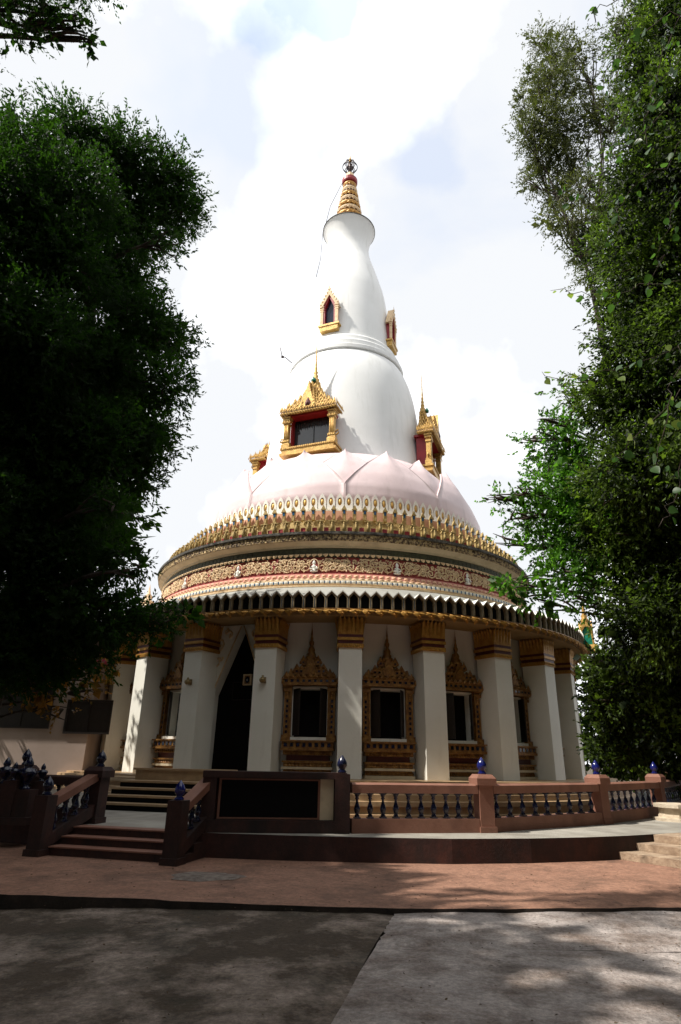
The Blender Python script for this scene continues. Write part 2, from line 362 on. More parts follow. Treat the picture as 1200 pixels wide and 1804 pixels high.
# irregular mortar patch on the lane
pc = on_z(362, 1545, 0.0); pb = MB(); vs = [(0, 0, 0.022)]; n = 40
for i in range(n):
    a = 2 * pi * i / n; rr = 1 + 0.10 * sin(3 * a + 1) + 0.06 * sin(7 * a) + 0.05 * random.random()
    vs += [(0.47 * rr * cos(a) * 0.9, 0.30 * rr * sin(a) * 0.9, 0.018 + 0.006 * random.random()), (0.50 * rr * cos(a), 0.33 * rr * sin(a), 0.002)]
fs = [(0, 1 + 2 * i, 1 + 2 * ((i + 1) % n)) for i in range(n)] + [(1 + 2 * i, 2 + 2 * i, 2 + 2 * ((i + 1) % n), 1 + 2 * ((i + 1) % n)) for i in range(n)]
pb.add(vs, fs, 0, True)
tag(pb.build('mortar_patch', M['patch'], None, (pc.x, pc.y, 0.002)), 'rough grey round mortar patch set in the terracotta lane', 'patch')

# terrace
TZ = 0.375
sn = Vector((0.253, 0.967, 0)).normalized(); se = Vector((0.967, -0.253, 0)).normalized()   # stair axis, stair width direction
SB = Vector((-3.80, -21.50, 0))                                                               # foot of the stair, centre
SW = 1.12
tl = SB + sn * 0.9 - se * (SW + 0.1); tr = SB + sn * 0.9 + se * (SW + 0.1)
INNER = [(13.2, -6.0), (11.75, -8.5), (10.15, -12.05), (8.12, -15.1), (5.62, -17.72), (2.66, -19.9), (0.02, -20.5), (-1.75, -20.6), (-1.75, -12.6), (-6.0, -11.5), (-14, -6)]
tpts = [(-34, -12), (-13, -17.6), (tl.x, tl.y), (tr.x, tr.y), (-2.35, -21.12), (-1.0, -21.28), (0.4, -21.33), (1.9, -21.30), (3.3, -21.02), (4.4, -20.66), (5.3, -20.26), (7.2, -19.2), (11.5, -15.5), (14.5, -9.0), (16, -4)]; FRONT_N = len(tpts)
tpts += INNER + [(-34, -2)]
tb = MB(); n = len(tpts)
tb.add([(x, y, TZ) for x, y in tpts], [tuple(range(n))], 0)
for i in range(n - 2):
    (x0, y0), (x1, y1) = tpts[i], tpts[i + 1]
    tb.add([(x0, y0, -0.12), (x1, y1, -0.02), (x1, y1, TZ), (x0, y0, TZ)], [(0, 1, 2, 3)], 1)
tag(tb.build('terrace', [M['terr'], M['terrad']]), kind='structure')

cb_ = MB(); cb_.add([(-1.9, -20.75, -0.10), (34, -20.75, -0.10), (34, 30, -0.10), (-34, 30, -0.10), (-34, -6, -0.10), (-1.9, -13, -0.10)], [(0, 1, 2, 3, 4, 5)])
tag(cb_.build('sunken_court', mat('dark_court_floor', (0.035, 0.03, 0.024), (0.015, 0.013, 0.01), 0.8, scale=2, bump=0.3, space='World')), kind='structure')  # near-black mottled floor colour
# ------------------------------------------------------------------ entrance stair with its two sloping rails
rz_s = atan2(se.y, se.x)
st = empty('entrance_steps', SB, rz_s)
tag(st, 'three low dark red steps up to the terrace between two sloping rails', 'steps')
rise, run = 0.125, 0.30
for i in range(3):
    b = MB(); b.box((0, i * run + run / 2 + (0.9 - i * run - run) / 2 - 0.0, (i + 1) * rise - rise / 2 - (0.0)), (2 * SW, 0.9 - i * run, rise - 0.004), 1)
    b.box((0, i * run + 0.14, (i + 1) * rise + 0.001), (2 * SW + 0.01, 0.31, 0.022), 0)
    b.build('step', [M['terra'], M['terrad']], st)

P0 = on_z(258, 1430, TZ)
hs_ = empty('hall_steps', (P0.x, P0.y, TZ), rz_s)
tag(hs_, 'tan stone steps with black risers climbing from the terrace to the shaded hall entrance', 'steps')
HF = 0.605
for i in range(4):
    b = MB(); h_ = HF * (i + 1) / 4
    b.box((0, 1.2 + i * 0.17, h_ / 2 - 0.02), (2.9 - 0.01 * i, 2.4 - i * 0.34, h_ - 0.04), 1); b.box((0, 1.19 + i * 0.17, h_ - 0.016), (2.92 - 0.01 * i, 2.43 - i * 0.34, 0.045), 0)
    b.build('step', [M['tan'], M['granite']], hs_)
b = MB(); b.box((0.0, 1.65, HF + 0.12), (2.7, 0.22, 0.26)); b.box((0, 1.65, HF + 0.27), (2.82, 0.32, 0.05)); b.box((1.25, 1.3, HF + 0.12), (0.22, 0.9, 0.26)); b.build('step_parapet', M['tan'], hs_)
def finial_mesh(mname='cobalt'):
    b = MB()
    b.lathe([(0.0, 0), (0.075, 0), (0.08, 0.03), (0.05, 0.06), (0.06, 0.08), (0.092, 0.13), (0.088, 0.18), (0.06, 0.235), (0.025, 0.28), (0.0, 0.31)], 14)
    return b.mesh('finial', M[mname])
FIN = finial_mesh(); FIND = finial_mesh('glaze')
bb = MB()
bb.box((0, 0, 0.015), (0.11, 0.11, 0.03)); 
bb.lathe([(0.045, 0.03), (0.05, 0.05), (0.03, 0.075), (0.05, 0.13), (0.058, 0.17), (0.045, 0.22), (0.025, 0.28), (0.022, 0.33), (0.04, 0.35), (0.028, 0.375), (0.045, 0.41), (0.048, 0.43)], 12)
bb.box((0, 0, 0.44), (0.105, 0.105, 0.03))
BAL = bb.mesh('baluster', M['glaze'])

def post(parent, loc, h, w=0.28, cap=True, rz=0.0, mt='terra', fin=FIN, base=True):
    b = MB(); b.box((0, 0, h / 2), (w, w, h))
    if base: b.box((0, 0, 0.05), (w + 0.05, w + 0.05, 0.10))
    if cap:
        b.box((0, 0, h + 0.06), (w + 0.11, w + 0.11, 0.12)); b.box((0, 0, h + 0.155), (w + 0.108, w + 0.108, 0.07), top=0.72)
        top = h + 0.19
    else: top = h
    o = b.build('post', M[mt], parent, loc, rz)
    f = link('finial', fin, o, (0, 0, top - 0.003))
    return o
def rail_panel(parent, p, q, z0, ht=0.82, nb=9, w=0.31, mt='terra', slope=0.0):
    """one bay between post centres p and q (x, y) in the parent's frame"""
    p = Vector((p[0], p[1], 0)); q = Vector((q[0], q[1], 0)); d = q - p; Ln = d.length; a = atan2(d.y, d.x); l = Ln - w
    mid = (p + q) / 2
    for nm, zc, th, dp in (('bottom_rail', 0.115, 0.23, 0.24), ('top_rail', ht - 0.085, 0.17, 0.25)):
        b = MB()
        if nm == 'top_rail':
            k = slope / 2
            vs = []
            for sx in (-1, 1):
                for (yy, zz) in ((-dp / 2, -th / 2), (dp / 2, -th / 2), (dp / 2, th / 2 - 0.03), (dp / 2 - 0.05, th / 2), (-dp / 2 + 0.05, th / 2), (-dp / 2, th / 2 - 0.03)):
                    vs.append((sx * l / 2, yy, zz + sx * k))
            b.add(vs, [(0, 1, 2, 3, 4, 5), (11, 10, 9, 8, 7, 6)] + [(i, (i + 1) % 6, (i + 1) % 6 + 6, i + 6) for i in range(6)])
        else:
            k = slope / 2
            vs = [(sx * l / 2, sy * dp / 2, sz * th / 2 + sx * k) for sx in (-1, 1) for sy in (-1, 1) for sz in (-1, 1)]
            b.add(vs, [(0, 1, 3, 2), (4, 6, 7, 5), (0, 4, 5, 1), (2, 3, 7, 6), (0, 2, 6, 4), (1, 5, 7, 3)])
        b.build(nm, M[mt], parent, (mid.x, mid.y, z0 + zc), a)
    for i in range(nb):
        t = (i + 0.5) / nb - 0.5
        x = mid.x + cos(a) * l * t; y = mid.y + sin(a) * l * t
        o = link('baluster', BAL, parent, (x, y, z0 + 0.228 + slope * t), a)
        o.scale = (1, 1, (ht - 0.17 - 0.226) / 0.455)

BALX = [Vector((0.05, -20.75, TZ)), Vector((2.72, -20.15, TZ)), Vector((5.75, -17.95, TZ)), Vector((8.3, -15.3, TZ)), Vector((10.4, -12.2, TZ)), Vector((12.0, -8.6, TZ))]
bal = empty('terrace_balustrade', BALX[0])
tag(bal, 'terracotta balustrade with dark blue glazed balusters curving along the right of the terrace', 'balustrade')
L0 = BALX[0]
for i, P_ in enumerate(BALX):
    if i:
        d = BALX[i] - BALX[i - 1]
        post(bal, P_ - L0, 0.80, rz=atan2(d.y, d.x))
        rail_panel(bal, (BALX[i - 1] - L0)[:2], (P_ - L0)[:2], 0, nb=10 if i == 1 else 9)

# plaque wall between the stair and the balustrade
PA = Vector((-2.36, -20.98, TZ)); PB = Vector((0.05, -20.75, TZ))
pw = empty('plaque_wall', PA, atan2(PB.y - PA.y, PB.x - PA.x))
tag(pw, 'dark red terrace wall framing a long blank black granite plaque', 'wall')
Lw = (PB - PA).length
b = MB(); b.box((Lw / 2, 0, 0.10), (Lw + 0.1, 0.30, 0.20)); b.box((Lw / 2, 0, 0.925), (Lw + 0.14, 0.30, 0.11)); b.box((0.06, 0, 0.535), (0.24, 0.26, 0.67)); b.box((Lw / 2, 0.07, 0.535), (Lw - 0.2, 0.1, 0.67))
b.build('surround', M['terrad'], pw)
b = MB(); b.box((Lw - 0.01, -0.0, 0.48), (0.27, 0.32, 0.96)); o = b.build('post', M['terrad'], pw); link('finial', FIND, o, (Lw - 0.01, 0, 0.975))
b = MB(); b.box((Lw / 2 - 0.09, -0.010, 0.535), (Lw - 0.70, 0.03, 0.60)); b.build('plaque', M['granite'], pw)
b = MB(); x0, x1 = 0.26, Lw - 0.44
b.ring([(x0 - 0.04, 0.21), (x1 + 0.04, 0.21), (x1 + 0.04, 0.86), (x0 - 0.04, 0.86)], [(x0, 0.235), (x1, 0.235), (x1, 0.835), (x0, 0.835)], -0.045, -0.026)
b.build('plaque_frame', M['terra'], pw)
b = MB(); b.box((Lw - 0.28, 0.0, 0.535), (0.24, 0.10, 0.66)); b.build('side_panel', M['cream'], pw)

# sloping stair rails
def stair_rail(side, name, label, mt, lowfin):
    o = empty(name, SB + se * side * (SW + 0.14), rz_s)
    tag(o, label, 'railing')
    post(o, (0, -0.10, 0), 0.92, 0.26, cap=False, mt=mt, fin=lowfin)
    if side < 0: post(o, (0, 1.32, TZ), 0.80, 0.30, cap=True, mt=mt, fin=lowfin)
    L_ = 1.22 if side < 0 else 1.0
    y0 = 0.03; sl_ = 0.40
    for nm, z, th in (('bottom_rail', 0.10 + 0.12, 0.20), ('top_rail', 0.80, 0.13)):
        b = MB(); vs = [(sx * 0.11, y0 + (L_ - y0) * sy, z + sl_ * sy + sz * th / 2) for sy in (0, 1) for sx in (-1, 1) for sz in (-1, 1)]
        b.add(vs, [(0, 1, 3, 2), (4, 6, 7, 5), (0, 4, 5, 1), (2, 3, 7, 6), (0, 2, 6, 4), (1, 5, 7, 3)]); b.build(nm, M['terra' if nm == 'top_rail' else mt], o)  # lit top and shaded lower parts put into two render colours
    for i in range(4):
        t = (i + 0.6) / 4.3
        q = link('baluster', BAL, o, (0, y0 + (L_ - y0) * t, 0.31 + sl_ * t)); q.scale = (1, 1, 0.42 / 0.455)
    b = MB()
    for i in range(3): b.box((side * 0.0, y0 + 0.15 + i * 0.3, (i + 1) * 0.0625), (0.27, 0.30, (i + 1) * 0.125 - 0.004))
    b.build('side_curb', M['terrad'], o)
stair_rail(1, 'stair_railing', 'sloping terracotta stair rail joining the plaque wall, blue finial on its newel', 'terrad', FIN)
stair_rail(-1, 'stair_railing', 'shaded sloping stair rail ending at a capped post near the pale annex wall', 'terrad', FIND)

# balustrade left of the stair, its shade put into darker render and glaze
lb0 = SB - se * (SW + 0.14) + sn * 1.32
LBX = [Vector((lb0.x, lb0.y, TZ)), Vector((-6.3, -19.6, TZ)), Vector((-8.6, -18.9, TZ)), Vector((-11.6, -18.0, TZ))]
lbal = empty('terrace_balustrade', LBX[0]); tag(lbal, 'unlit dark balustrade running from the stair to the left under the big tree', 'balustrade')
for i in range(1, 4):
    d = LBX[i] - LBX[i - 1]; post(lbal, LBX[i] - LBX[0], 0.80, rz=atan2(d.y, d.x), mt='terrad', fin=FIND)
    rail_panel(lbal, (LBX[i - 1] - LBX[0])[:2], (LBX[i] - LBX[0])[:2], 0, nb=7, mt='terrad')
# dark urns standing behind it
ub = MB(); ub.lathe([(0.0, 0), (0.16, 0), (0.16, 0.05), (0.08, 0.1), (0.12, 0.2), (0.26, 0.42), (0.28, 0.5), (0.24, 0.52), (0.24, 0.56), (0.10, 0.6), (0.13, 0.66), (0.14, 0.72), (0.08, 0.85), (0, 0.95)], 16)
UM = ub.mesh('urn', M['glaze'])
for i, (x, y, z, s, lab) in enumerate([(52, 1345, 0.0, 1.0, 'largest dark lidded urn on the balustrade at the far left'), (13, 1347, 0.0, 0.8, 'dark lidded urn nearest the left edge of the photo'), (27, 1356, 0, 0.55, 'small dark urn between the two bigger lidded urns'), (76, 1358, 0, 0.55, 'small dark lidded urn beside the annex wall, right of the largest one')]):
    p = at(x, y, 14.0 + 0.25 * (i % 2))
    pd = MB(); 
    o = link('urn', UM, None, (p.x, p.y, TZ + 0.80)); 
    ztop = p.z + 0.14; sc = s * 0.62
    o.scale = (sc, sc, sc); o.location.z = ztop - 0.95 * sc
    tag(o, lab, 'urn', 'dark urns by the annex')
    c_ = MB(); c_.box((0, 0, (o.location.z - TZ) / 2), (0.3 * s + 0.08, 0.3 * s + 0.08, o.location.z - TZ - 0.002)); c_.box((0, 0, 0.06), (0.4 * s + 0.1, 0.4 * s + 0.1, 0.12))
    tag(c_.build('pedestal', M['terrad'], None, (p.x, p.y, TZ)), 'dark square pedestal under the ' + ['largest lidded urn', 'urn nearest the left edge', 'small urn between the bigger ones', 'small urn right of the largest'][i], 'pedestal', 'pedestals under the urns')

# steps at the right, in the sun
rs = empty('garden_steps', (5.02, -20.32, 0), atan2(-0.83, 0.56))
tag(rs, 'worn sunlit concrete steps at the right end of the terrace wall', 'steps')
for i in range(3):
    b = MB(); b.box((1.6, 0.9 + i * 0.17 + 0.0, (i + 0.5) * rise), (3.2 - 0.0, 1.8 - i * 0.34 + 0.0, rise - 0.003)); 
    o = b.build('step', M['stonelit'], rs, (0.10 * i, i * 0.13, 0))
blk = MB()
n = 8
for (r0, z0, z1, mi) in ((0.55, 0.375, 0.44, 0), (0.42, 0.44, 0.50, 0), (0.40, 0.50, 0.66, 0), (0.50, 0.66, 0.74, 0)):
    vs = [(r0 * cos(pi / 8 + 2 * pi * i / n), r0 * sin(pi / 8 + 2 * pi * i / n), z) for z in (z0, z1) for i in range(n)]
    blk.add(vs, [tuple(range(n - 1, -1, -1)), tuple(range(n, 2 * n))] + [(i, (i + 1) % n, (i + 1) % n + n, i + n) for i in range(n)])
p = on_z(1196, 1446, 0.375)
tag(blk.build('octagonal_seat', mat('cream_stone', (0.66, 0.56, 0.43), (0.46, 0.37, 0.27), 0.8, scale=5, bump=0.4, bscale=20), None, (p.x, p.y, 0)), 'pale octagonal stone seat standing at the head of the sunlit steps', 'stone seat')

# annex wall behind the left tree
ax = empty('annex_building', (-16, -7.0, 0)); tag(ax, 'low pinkish white annex with two dark windows behind the left tree', 'building')
b = MB(); b.box((0, 3, 3.0), (12.0, 6.0, 6.0)); b.build('wall', M['annex'], ax)
b = MB(); b.prism([(-6.6, 6.0), (6.6, 6.0), (5.6, 6.9), (-5.6, 6.9)], -0.9, 6.9); b.build('roof', M['terrad'], ax)
def annex_rect(x0, x1, y0, y1):
    a = at(x0, y0, 26.0); v = ray(x0, y0); k = (-7.03 + DIST) / v.y; A = Vector((0, -DIST, EYE)) + v * k
    v = ray(x1, y1); k = (-7.03 + DIST) / v.y; B = Vector((0, -DIST, EYE)) + v * k
    return A, B
for (x0, x1, y0, y1) in ((4, 82, 1195, 1280), (124, 188, 1236, 1290)):
    A, B = annex_rect(x0, x1, y0, y1)
    w, h = B.x - A.x, A.z - B.z
    f = MB(); f.ring([(-w / 2 - .08, -h / 2 - .08), (w / 2 + .08, -h / 2 - .08), (w / 2 + .08, h / 2 + .08), (-w / 2 - .08, h / 2 + .08)], [(-w / 2, -h / 2), (w / 2, -h / 2), (w / 2, h / 2), (-w / 2, h / 2)], -0.08, 0.02)
    o = f.build('window', M['shutter'], ax, ((A.x + B.x) / 2 + 16, -0.0, (A.z + B.z) / 2))
    f = MB(); f.box((0, -0.02, 0), (w, 0.04, h)); f.box((0, -0.045, 0), (0.05, 0.03, h - 0.002)); f.build('pane', M['shutter'], o)
#--STUPA--
# ------------------------------------------------------------------ the stupa
SP = empty('stupa', (0, 0, 0))
tag(SP, 'tall white bell-shaped stupa on a round colonnaded hall with gilded windows', 'stupa')
VIS = 112
def vis(n, off=0.0):
    """angles of n equally spaced pieces, those on the side that can be seen"""
    return [a for a in ((360.0 * i / n + off + 180) % 360 - 180 for i in range(n)) if abs(a) < VIS]

# plinth with mouldings, hall wall, ceiling
b = MB()
b.lathe([(13.35, -0.1), (13.35, 0.10), (13.15, 0.12), (13.15, 0.30), (13.25, 0.32), (13.25, 0.44), (13.1, 0.46), (13.1, 0.62), (12.95, 0.64), (12.9, 0.74), (13.0, 0.78), (13.0, 0.90), (12.7, 0.92), (12.7, 0.98), (0.1, 0.98)], 96, mi=0, smooth=False)
b.build('plinth', M['tan'], SP)
DOORS = (-21.0, 69.0)
bays = [9.0 + 15 * i for i in range(-9, 10)]
WR, WZ0, WZ1, WZT = 10.3, 2.16, 3.92, 6.25
b = MB()
for c in [9.0 + 15 * i for i in range(24)]:
    cc = (c + 180) % 360 - 180
    door = any(abs(cc - d) < 1 for d in DOORS)
    hw = 6.6 if door else 3.35
    ths = [-7.5, -hw, hw, 7.5]; zs = [0.98, 0.985 if door else WZ0, 6.2 if door else WZ1, WZT]
    for i in range(3):
        for j in range(3):
            if i == 1 and j == 1 and abs(cc) < VIS: continue
            if i == 1 and j == 0 and door: continue
            n_ = 3
            for q in range(n_):
                a0 = radians(c + ths[i] + (ths[i + 1] - ths[i]) * q / n_); a1 = radians(c + ths[i] + (ths[i + 1] - ths[i]) * (q + 1) / n_)
                b.add([(WR * sin(a0), -WR * cos(a0), zs[j]), (WR * sin(a1), -WR * cos(a1), zs[j]), (WR * sin(a1), -WR * cos(a1), zs[j + 1]), (WR * sin(a0), -WR * cos(a0), zs[j + 1])], [(0, 1, 2, 3)])
b.build('wall', M['wallw'], SP)
b = MB(); b.lathe([(9.3, 0.98), (9.3, WZT)], 72); b.build('inner_wall', M['black'], SP)
b = MB(); b.lathe([(9.2, 6.25), (11.75, 6.22), (11.75, 6.40), (11.95, 6.42)], 96, smooth=False); b.build('ceiling', mat('ochre_ceiling', (0.36, 0.24, 0.11), (0.28, 0.18, 0.07), 0.8, scale=1.5, bump=0.1), SP)

# columns and capitals
cb = MB(); cb.box((0, 0, 2.05), (0.80, 0.95, 4.25)); cb.box((0, 0, 0.11), (0.90, 1.05, 0.22)) 
cb = MB()
cb.box((0, 0, (5.15 - 0.98) / 2), (0.80, 0.95, 5.15 - 0.98))
COLM = cb.mesh('column', M['white'])
kb = MB()
kb.box((0, 0, 0.07), (0.90, 1.05, 0.14)); kb.box((0, 0, 0.20), (0.84, 0.99, 0.12), 1); kb.box((0, 0, 0.31), (0.92, 1.07, 0.10)); kb.box((0, 0, 0.41), (0.88, 1.03, 0.10), 1); kb.box((0, 0, 0.73), (0.88, 1.02, 0.56))
for sx, sy, nn, w_ in ((0, -1, 6, 0.90), (1, 0, 7, 1.02), (-1, 0, 7, 1.02)):
    for i in range(nn):
        t = (i + 0.5) / nn - 0.5
        Mx = T(t * w_, -0.51, 0.46) if sy else T(sx * 0.44, t * w_, 0.46, rz=sx * pi / 2)
        hw = w_ / nn * 0.46
        kb.add([(-hw, 0, 0), (hw, 0, 0), (hw, -0.03, 0.42), (hw * .7, -0.07, 0.52), (0, -0.11, 0.62), (-hw * .7, -0.07, 0.52), (-hw, -0.03, 0.42), (0, -0.045, 0.3)],
               [(0, 1, 7), (1, 2, 7), (2, 3, 7), (3, 4, 7), (4, 5, 7), (5, 6, 7), (6, 0, 7)], 0, False, Mx)
    nt_ = nn + 3
    for i in range(nt_):
        t = (i + 0.5) / nt_ - 0.5
        Mx = T(t * w_, -0.525, 0.01) if sy else T(sx * 0.45, t * w_, 0.01, rz=sx * pi / 2)
        kb.add([(-0.035, 0, 0), (0.035, 0, 0), (0, -0.03, 0.06), (0, 0, 0.13)], [(0, 1, 2), (1, 3, 2), (3, 0, 2)], 0, False, Mx)
M['capg'] = mat('capital_gold', (0.56, 0.31, 0.06), (0.34, 0.15, 0.025), 0.42, 0.35, scale=5, bump=0.35, bscale=22, dirt=(0.13, 0.05, 0.015), dscale=5, dlo=0.55, dhi=0.8)
CAPM = kb.mesh('capital', [M['capg'], M['darkred']])
for th in [1.5 + 15 * i for i in range(-7, 8)]:
    o = link('column', COLM, SP, polar(th, 10.92, 0.985), radians(th))
    link('capital', CAPM, o, (0, 0, 5.15 - 0.98))

# hall windows: gilt frame, pediment, shutters, moulded base
def arch_leaf(b, x, z, w, h, y, mi=0, M_=None):
    b.add([(x - w / 2, y, z), (x + w / 2, y, z), (x + w * 0.55, y, z + h * 0.35), (x, y + 0.01, z + h), (x - w * 0.55, y, z + h * 0.35), (x, y - w * 0.35, z + h * 0.3)],
          [(0, 1, 5), (1, 2, 5), (2, 3, 5), (3, 4, 5), (4, 0, 5)], mi, False, M_)
fb = MB()          # frame: posts with inlay, centred x, wall face at y = 0
for s_ in (1,):
    fb.box((s_ * 0.76, -0.10, 1.0), (0.26, 0.20, 1.92)); fb.box((s_ * 0.67, -0.16, 1.0), (0.06, 0.22, 1.88)); fb.box((s_ * 0.87, -0.14, 1.0), (0.05, 0.18, 1.88))
    fb.box((s_ * 0.78, -0.18, 1.72), (0.30, 0.22, 0.12)); fb.box((s_ * 0.78, -0.17, 1.86), (0.34, 0.26, 0.10)); fb.box((s_ * 0.78, -0.17, 0.12), (0.32, 0.24, 0.20))
    for i in range(8): fb.box((s_ * 0.79, -0.206, 0.32 + i * 0.17), (0.07, 0.02, 0.09), 1)
    for i in range(4): arch_leaf(fb, s_ * 0.80, 1.4 + 0.07 * i, 0.12, 0.16, -0.24)
JMB = fb.mesh('jamb', [M['goldd'], M['glaze']])
pb = MB()          # pediment
def tier(b, z, w, h, d, n, leaf, mi=0):
    b.box((0, -d / 2, z + h * 0.2), (w, d, h * 0.4)); b.box((0, -d / 2, z + h * 0.62), (w * 0.95, d * 0.9, h * 0.42)); b.box((0, -d / 2, z + h * 0.9), (w * 1.03, d * 1.05, h * 0.14))
    for i in range(n):
        x = ((i + 0.5) / n - 0.5) * w
        b.box((x, -d * 0.955, z + h * 0.62), (w / n * 0.45, 0.02, h * 0.3), 1)
        edge_ = abs(i + 0.5 - n / 2) / (n / 2)
        arch_leaf(b, x, z + h * 0.96, w / n * 0.95, leaf * (1.25 if i in (0, n - 1, n // 2) else 0.85), -d * 0.98)
    for s_ in (-1, 1): 
        arch_leaf(b, s_ * w * 0.52, z + h * 0.2, 0.12, leaf * 1.3, -d * 0.9)
tier(pb, 0.0, 1.86, 0.24, 0.40, 9, 0.20)
tier(pb, 0.36, 1.12, 0.20, 0.34, 7, 0.17)
tier(pb, 0.70, 0.66, 0.17, 0.28, 5, 0.16)
pb.prism([(-0.50, 0.22), (0.50, 0.22), (0.22, 0.7), (0.15, 1.05), (0.05, 1.35), (-0.05, 1.35), (-0.15, 1.05), (-0.22, 0.7)], -0.14, 0.0)
for s_ in (-1, 1):
    pb.prism([(s_ * 0.55, 0.22), (s_ * 0.86, 0.22), (s_ * 0.78, 0.42), (s_ * 0.70, 0.60), (s_ * 0.62, 0.42)][::s_], -0.30, -0.02)
for i, (z, w) in enumerate(((0.62, 0.62), (0.9, 0.42))): 
    pb.prism([(-w * 0.3, z - 0.25), (w * 0.3, z - 0.25), (w * 0.34, z - 0.1), (0, z + 0.18), (-w * 0.34, z - 0.1)], -0.40 + i * 0.06, -0.2)
pb.lathe([(0.20, 0.95), (0.22, 1.0), (0.15, 1.04), (0.17, 1.10), (0.11, 1.16), (0.13, 1.24), (0.10, 1.32), (0.05, 1.38), (0.08, 1.46), (0.09, 1.52), (0.05, 1.60), (0.055, 1.66), (0.03, 1.74), (0.035, 1.80), (0.012, 2.05), (0.0, 2.30)], 8, M=T(0, -0.17, 0))
PEDM = pb.mesh('pediment', [M['goldd'], M['glaze']])
sb = MB()          # moulded base under the sill, z from 0 (floor) upwards to 1.15
for (z0, z1, w, d, mi) in ((0.0, 0.10, 1.72, 0.42, 3), (0.10, 0.25, 1.58, 0.30, 0), (0.25, 0.33, 1.72, 0.42, 3), (0.33, 0.46, 1.62, 0.36, 0), (0.46, 0.52, 1.70, 0.42, 0), (0.52, 0.70, 1.46, 0.26, 2), (0.70, 0.84, 1.66, 0.38, 0), (0.84, 0.92, 1.80, 0.48, 0), (0.92, 1.12, 1.76, 0.44, 0), (1.12, 1.17, 1.84, 0.50, 0)):
    sb.box((0, -d / 2, (z0 + z1) / 2), (w, d, z1 - z0 - 0.004), mi)
for i in range(8): sb.box(((i + 0.5) / 8 * 1.7 - 0.85, -0.445, 1.02), (0.11, 0.02, 0.12), 1)
for i in range(14): arch_leaf(sb, (i + 0.5) / 14 * 1.6 - 0.8, 0.70, 0.11, 0.14, -0.39)
for i in range(13): arch_leaf(sb, (i + 0.5) / 13 * 1.56 - 0.78, 0.33, 0.12, 0.13, -0.37)
for s_ in (-1, 1): 
    for i in range(5): arch_leaf(sb, s_ * (0.34 + 0.11 * i), 0.1, 0.12, 0.08 + 0.02 * i, -0.32)
SILM = sb.mesh('window_base', [M['goldd'], M['glaze'], M['darkred'], M['cream']])
wb = MB(); 
for s_ in (-1, 1): wb.box((s_ * 0.625, 0.12, 0.88), (0.035, 0.50, 1.76))
wb.box((0, 0.10, 1.73), (1.21, 0.50, 0.08)); wb.box((0, -0.0, 0.03), (1.24, 0.62, 0.12)); 
REVM = wb.mesh('reveal', M['white'])
gb = MB(); gb.box((0, 0.33, 0.88), (1.21, 0.03, 1.66)); PANM = gb.mesh('pane', M['black'])  # black sheet in place of the unlit room behind the window
hb = MB(); hb.box((0.22, 0, 0.80), (0.44, 0.035, 1.56)); 
for z in (0.3, 0.8, 1.3): hb.box((0.22, -0.02, z), (0.34, 0.02, 0.36))
SHM = hb.mesh('shutter', M['shutter'])
for c in bays:
    if any(abs(c - d) < 1 for d in DOORS) or abs(c) > VIS: continue
    w_ = link('window', REVM, SP, polar(c, WR, WZ0), radians(c))
    link('pane', PANM, w_); link('jamb', JMB, w_, (0, 0, -0.06)); link('jamb', JMB, w_, (0, 0, -0.06)).scale = (-1, 1, 1); link('pediment', PEDM, w_, (0, 0, 1.80))
    link('window_base', SILM, w_, (0, 0, -1.18))
    for s_ in (-1, 1):
        q = link('shutter', SHM, w_, (s_ * 0.60, -0.03, 0.12), radians(-50 if s_ < 0 else 180 + 64))

# doors: black opening, white reveal, filigree brackets
def door(c):
    d = empty('portal', polar(c, WR, 0.985), radians(c)); d.parent = SP
    b = MB()
    pts = [(-1.36, 0), (-1.14, 0), (-1.10, 2.7), (-0.04, 5.22), (-1.36, 5.22)]
    for s_ in (-1, 1):
        b.prism([(s_ * x, z) for x, z in pts][::s_], -0.12, 0.35)
    for nm_, mm in (('door_surround', M['white']),): b.build(nm_, mm, d)
    b = MB()
    for s_ in (-1, 1):
        def sc(x, z): return (s_ * x, -0.15, z)
        # gold edge and scrolls
        b.tube([sc(1.10, 2.5), sc(1.09, 2.7), sc(0.60, 3.9), sc(0.06, 5.17)], 0.025, 5)
        b.tube([sc(1.24, 1.5), sc(1.23, 2.6), sc(1.17, 3.1), sc(1.08, 3.5)], [0.03, 0.035, 0.05, 0.03], 5)
        for (cx, cz, r, st_) in ((0.90, 4.45, 0.30, 0.4), (1.03, 3.85, 0.20, 2.0), (0.52, 4.85, 0.16, 1.0), (1.12, 3.35, 0.12, 3.0), (1.10, 4.95, 0.16, 4.0), (0.84, 4.0, 0.10, 2.5), (0.70, 5.0, 0.12, 2.0), (1.2, 4.3, 0.10, 1.0), (1.18, 3.0, 0.07, 1.0)):
            pp = [sc(cx + r * (1 - 0.16 * k_) * cos(st_ + k_ * 0.8), cz + r * (1 - 0.085 * k_) * sin(st_ + k_ * 0.8)) for k_ in range(10)]
            b.tube(pp, [0.045 * (1 - 0.07 * k_) for k_ in range(10)], 5)
    b.build('bracket_scroll', M['creamw'], d)
    b = MB(); b.box((0, 0.45, 2.6), (2.9, 0.05, 5.2)); b.build('dark_opening', M['black'], d)  # black sheet stands in for the darkness of the open doorway
    b = MB(); b.ring([(-0.55, 2.55), (0.5, 2.55), (0.5, 3.2), (-0.55, 3.2)], [(-0.53, 2.57), (0.48, 2.57), (0.48, 3.18), (-0.53, 3.18)], 0.40, 0.43); b.build('door_transom', M['iron'], d)
for c in DOORS: door(c)
p = polar(-20.5, 9.96, 4.25)
b = MB(); b.ring([(-0.17, -0.2), (0.17, -0.2), (0.17, 0.2), (-0.17, 0.2)], [(-0.12, -0.15), (0.12, -0.15), (0.12, 0.15), (-0.12, 0.15)], -0.04, 0.04)
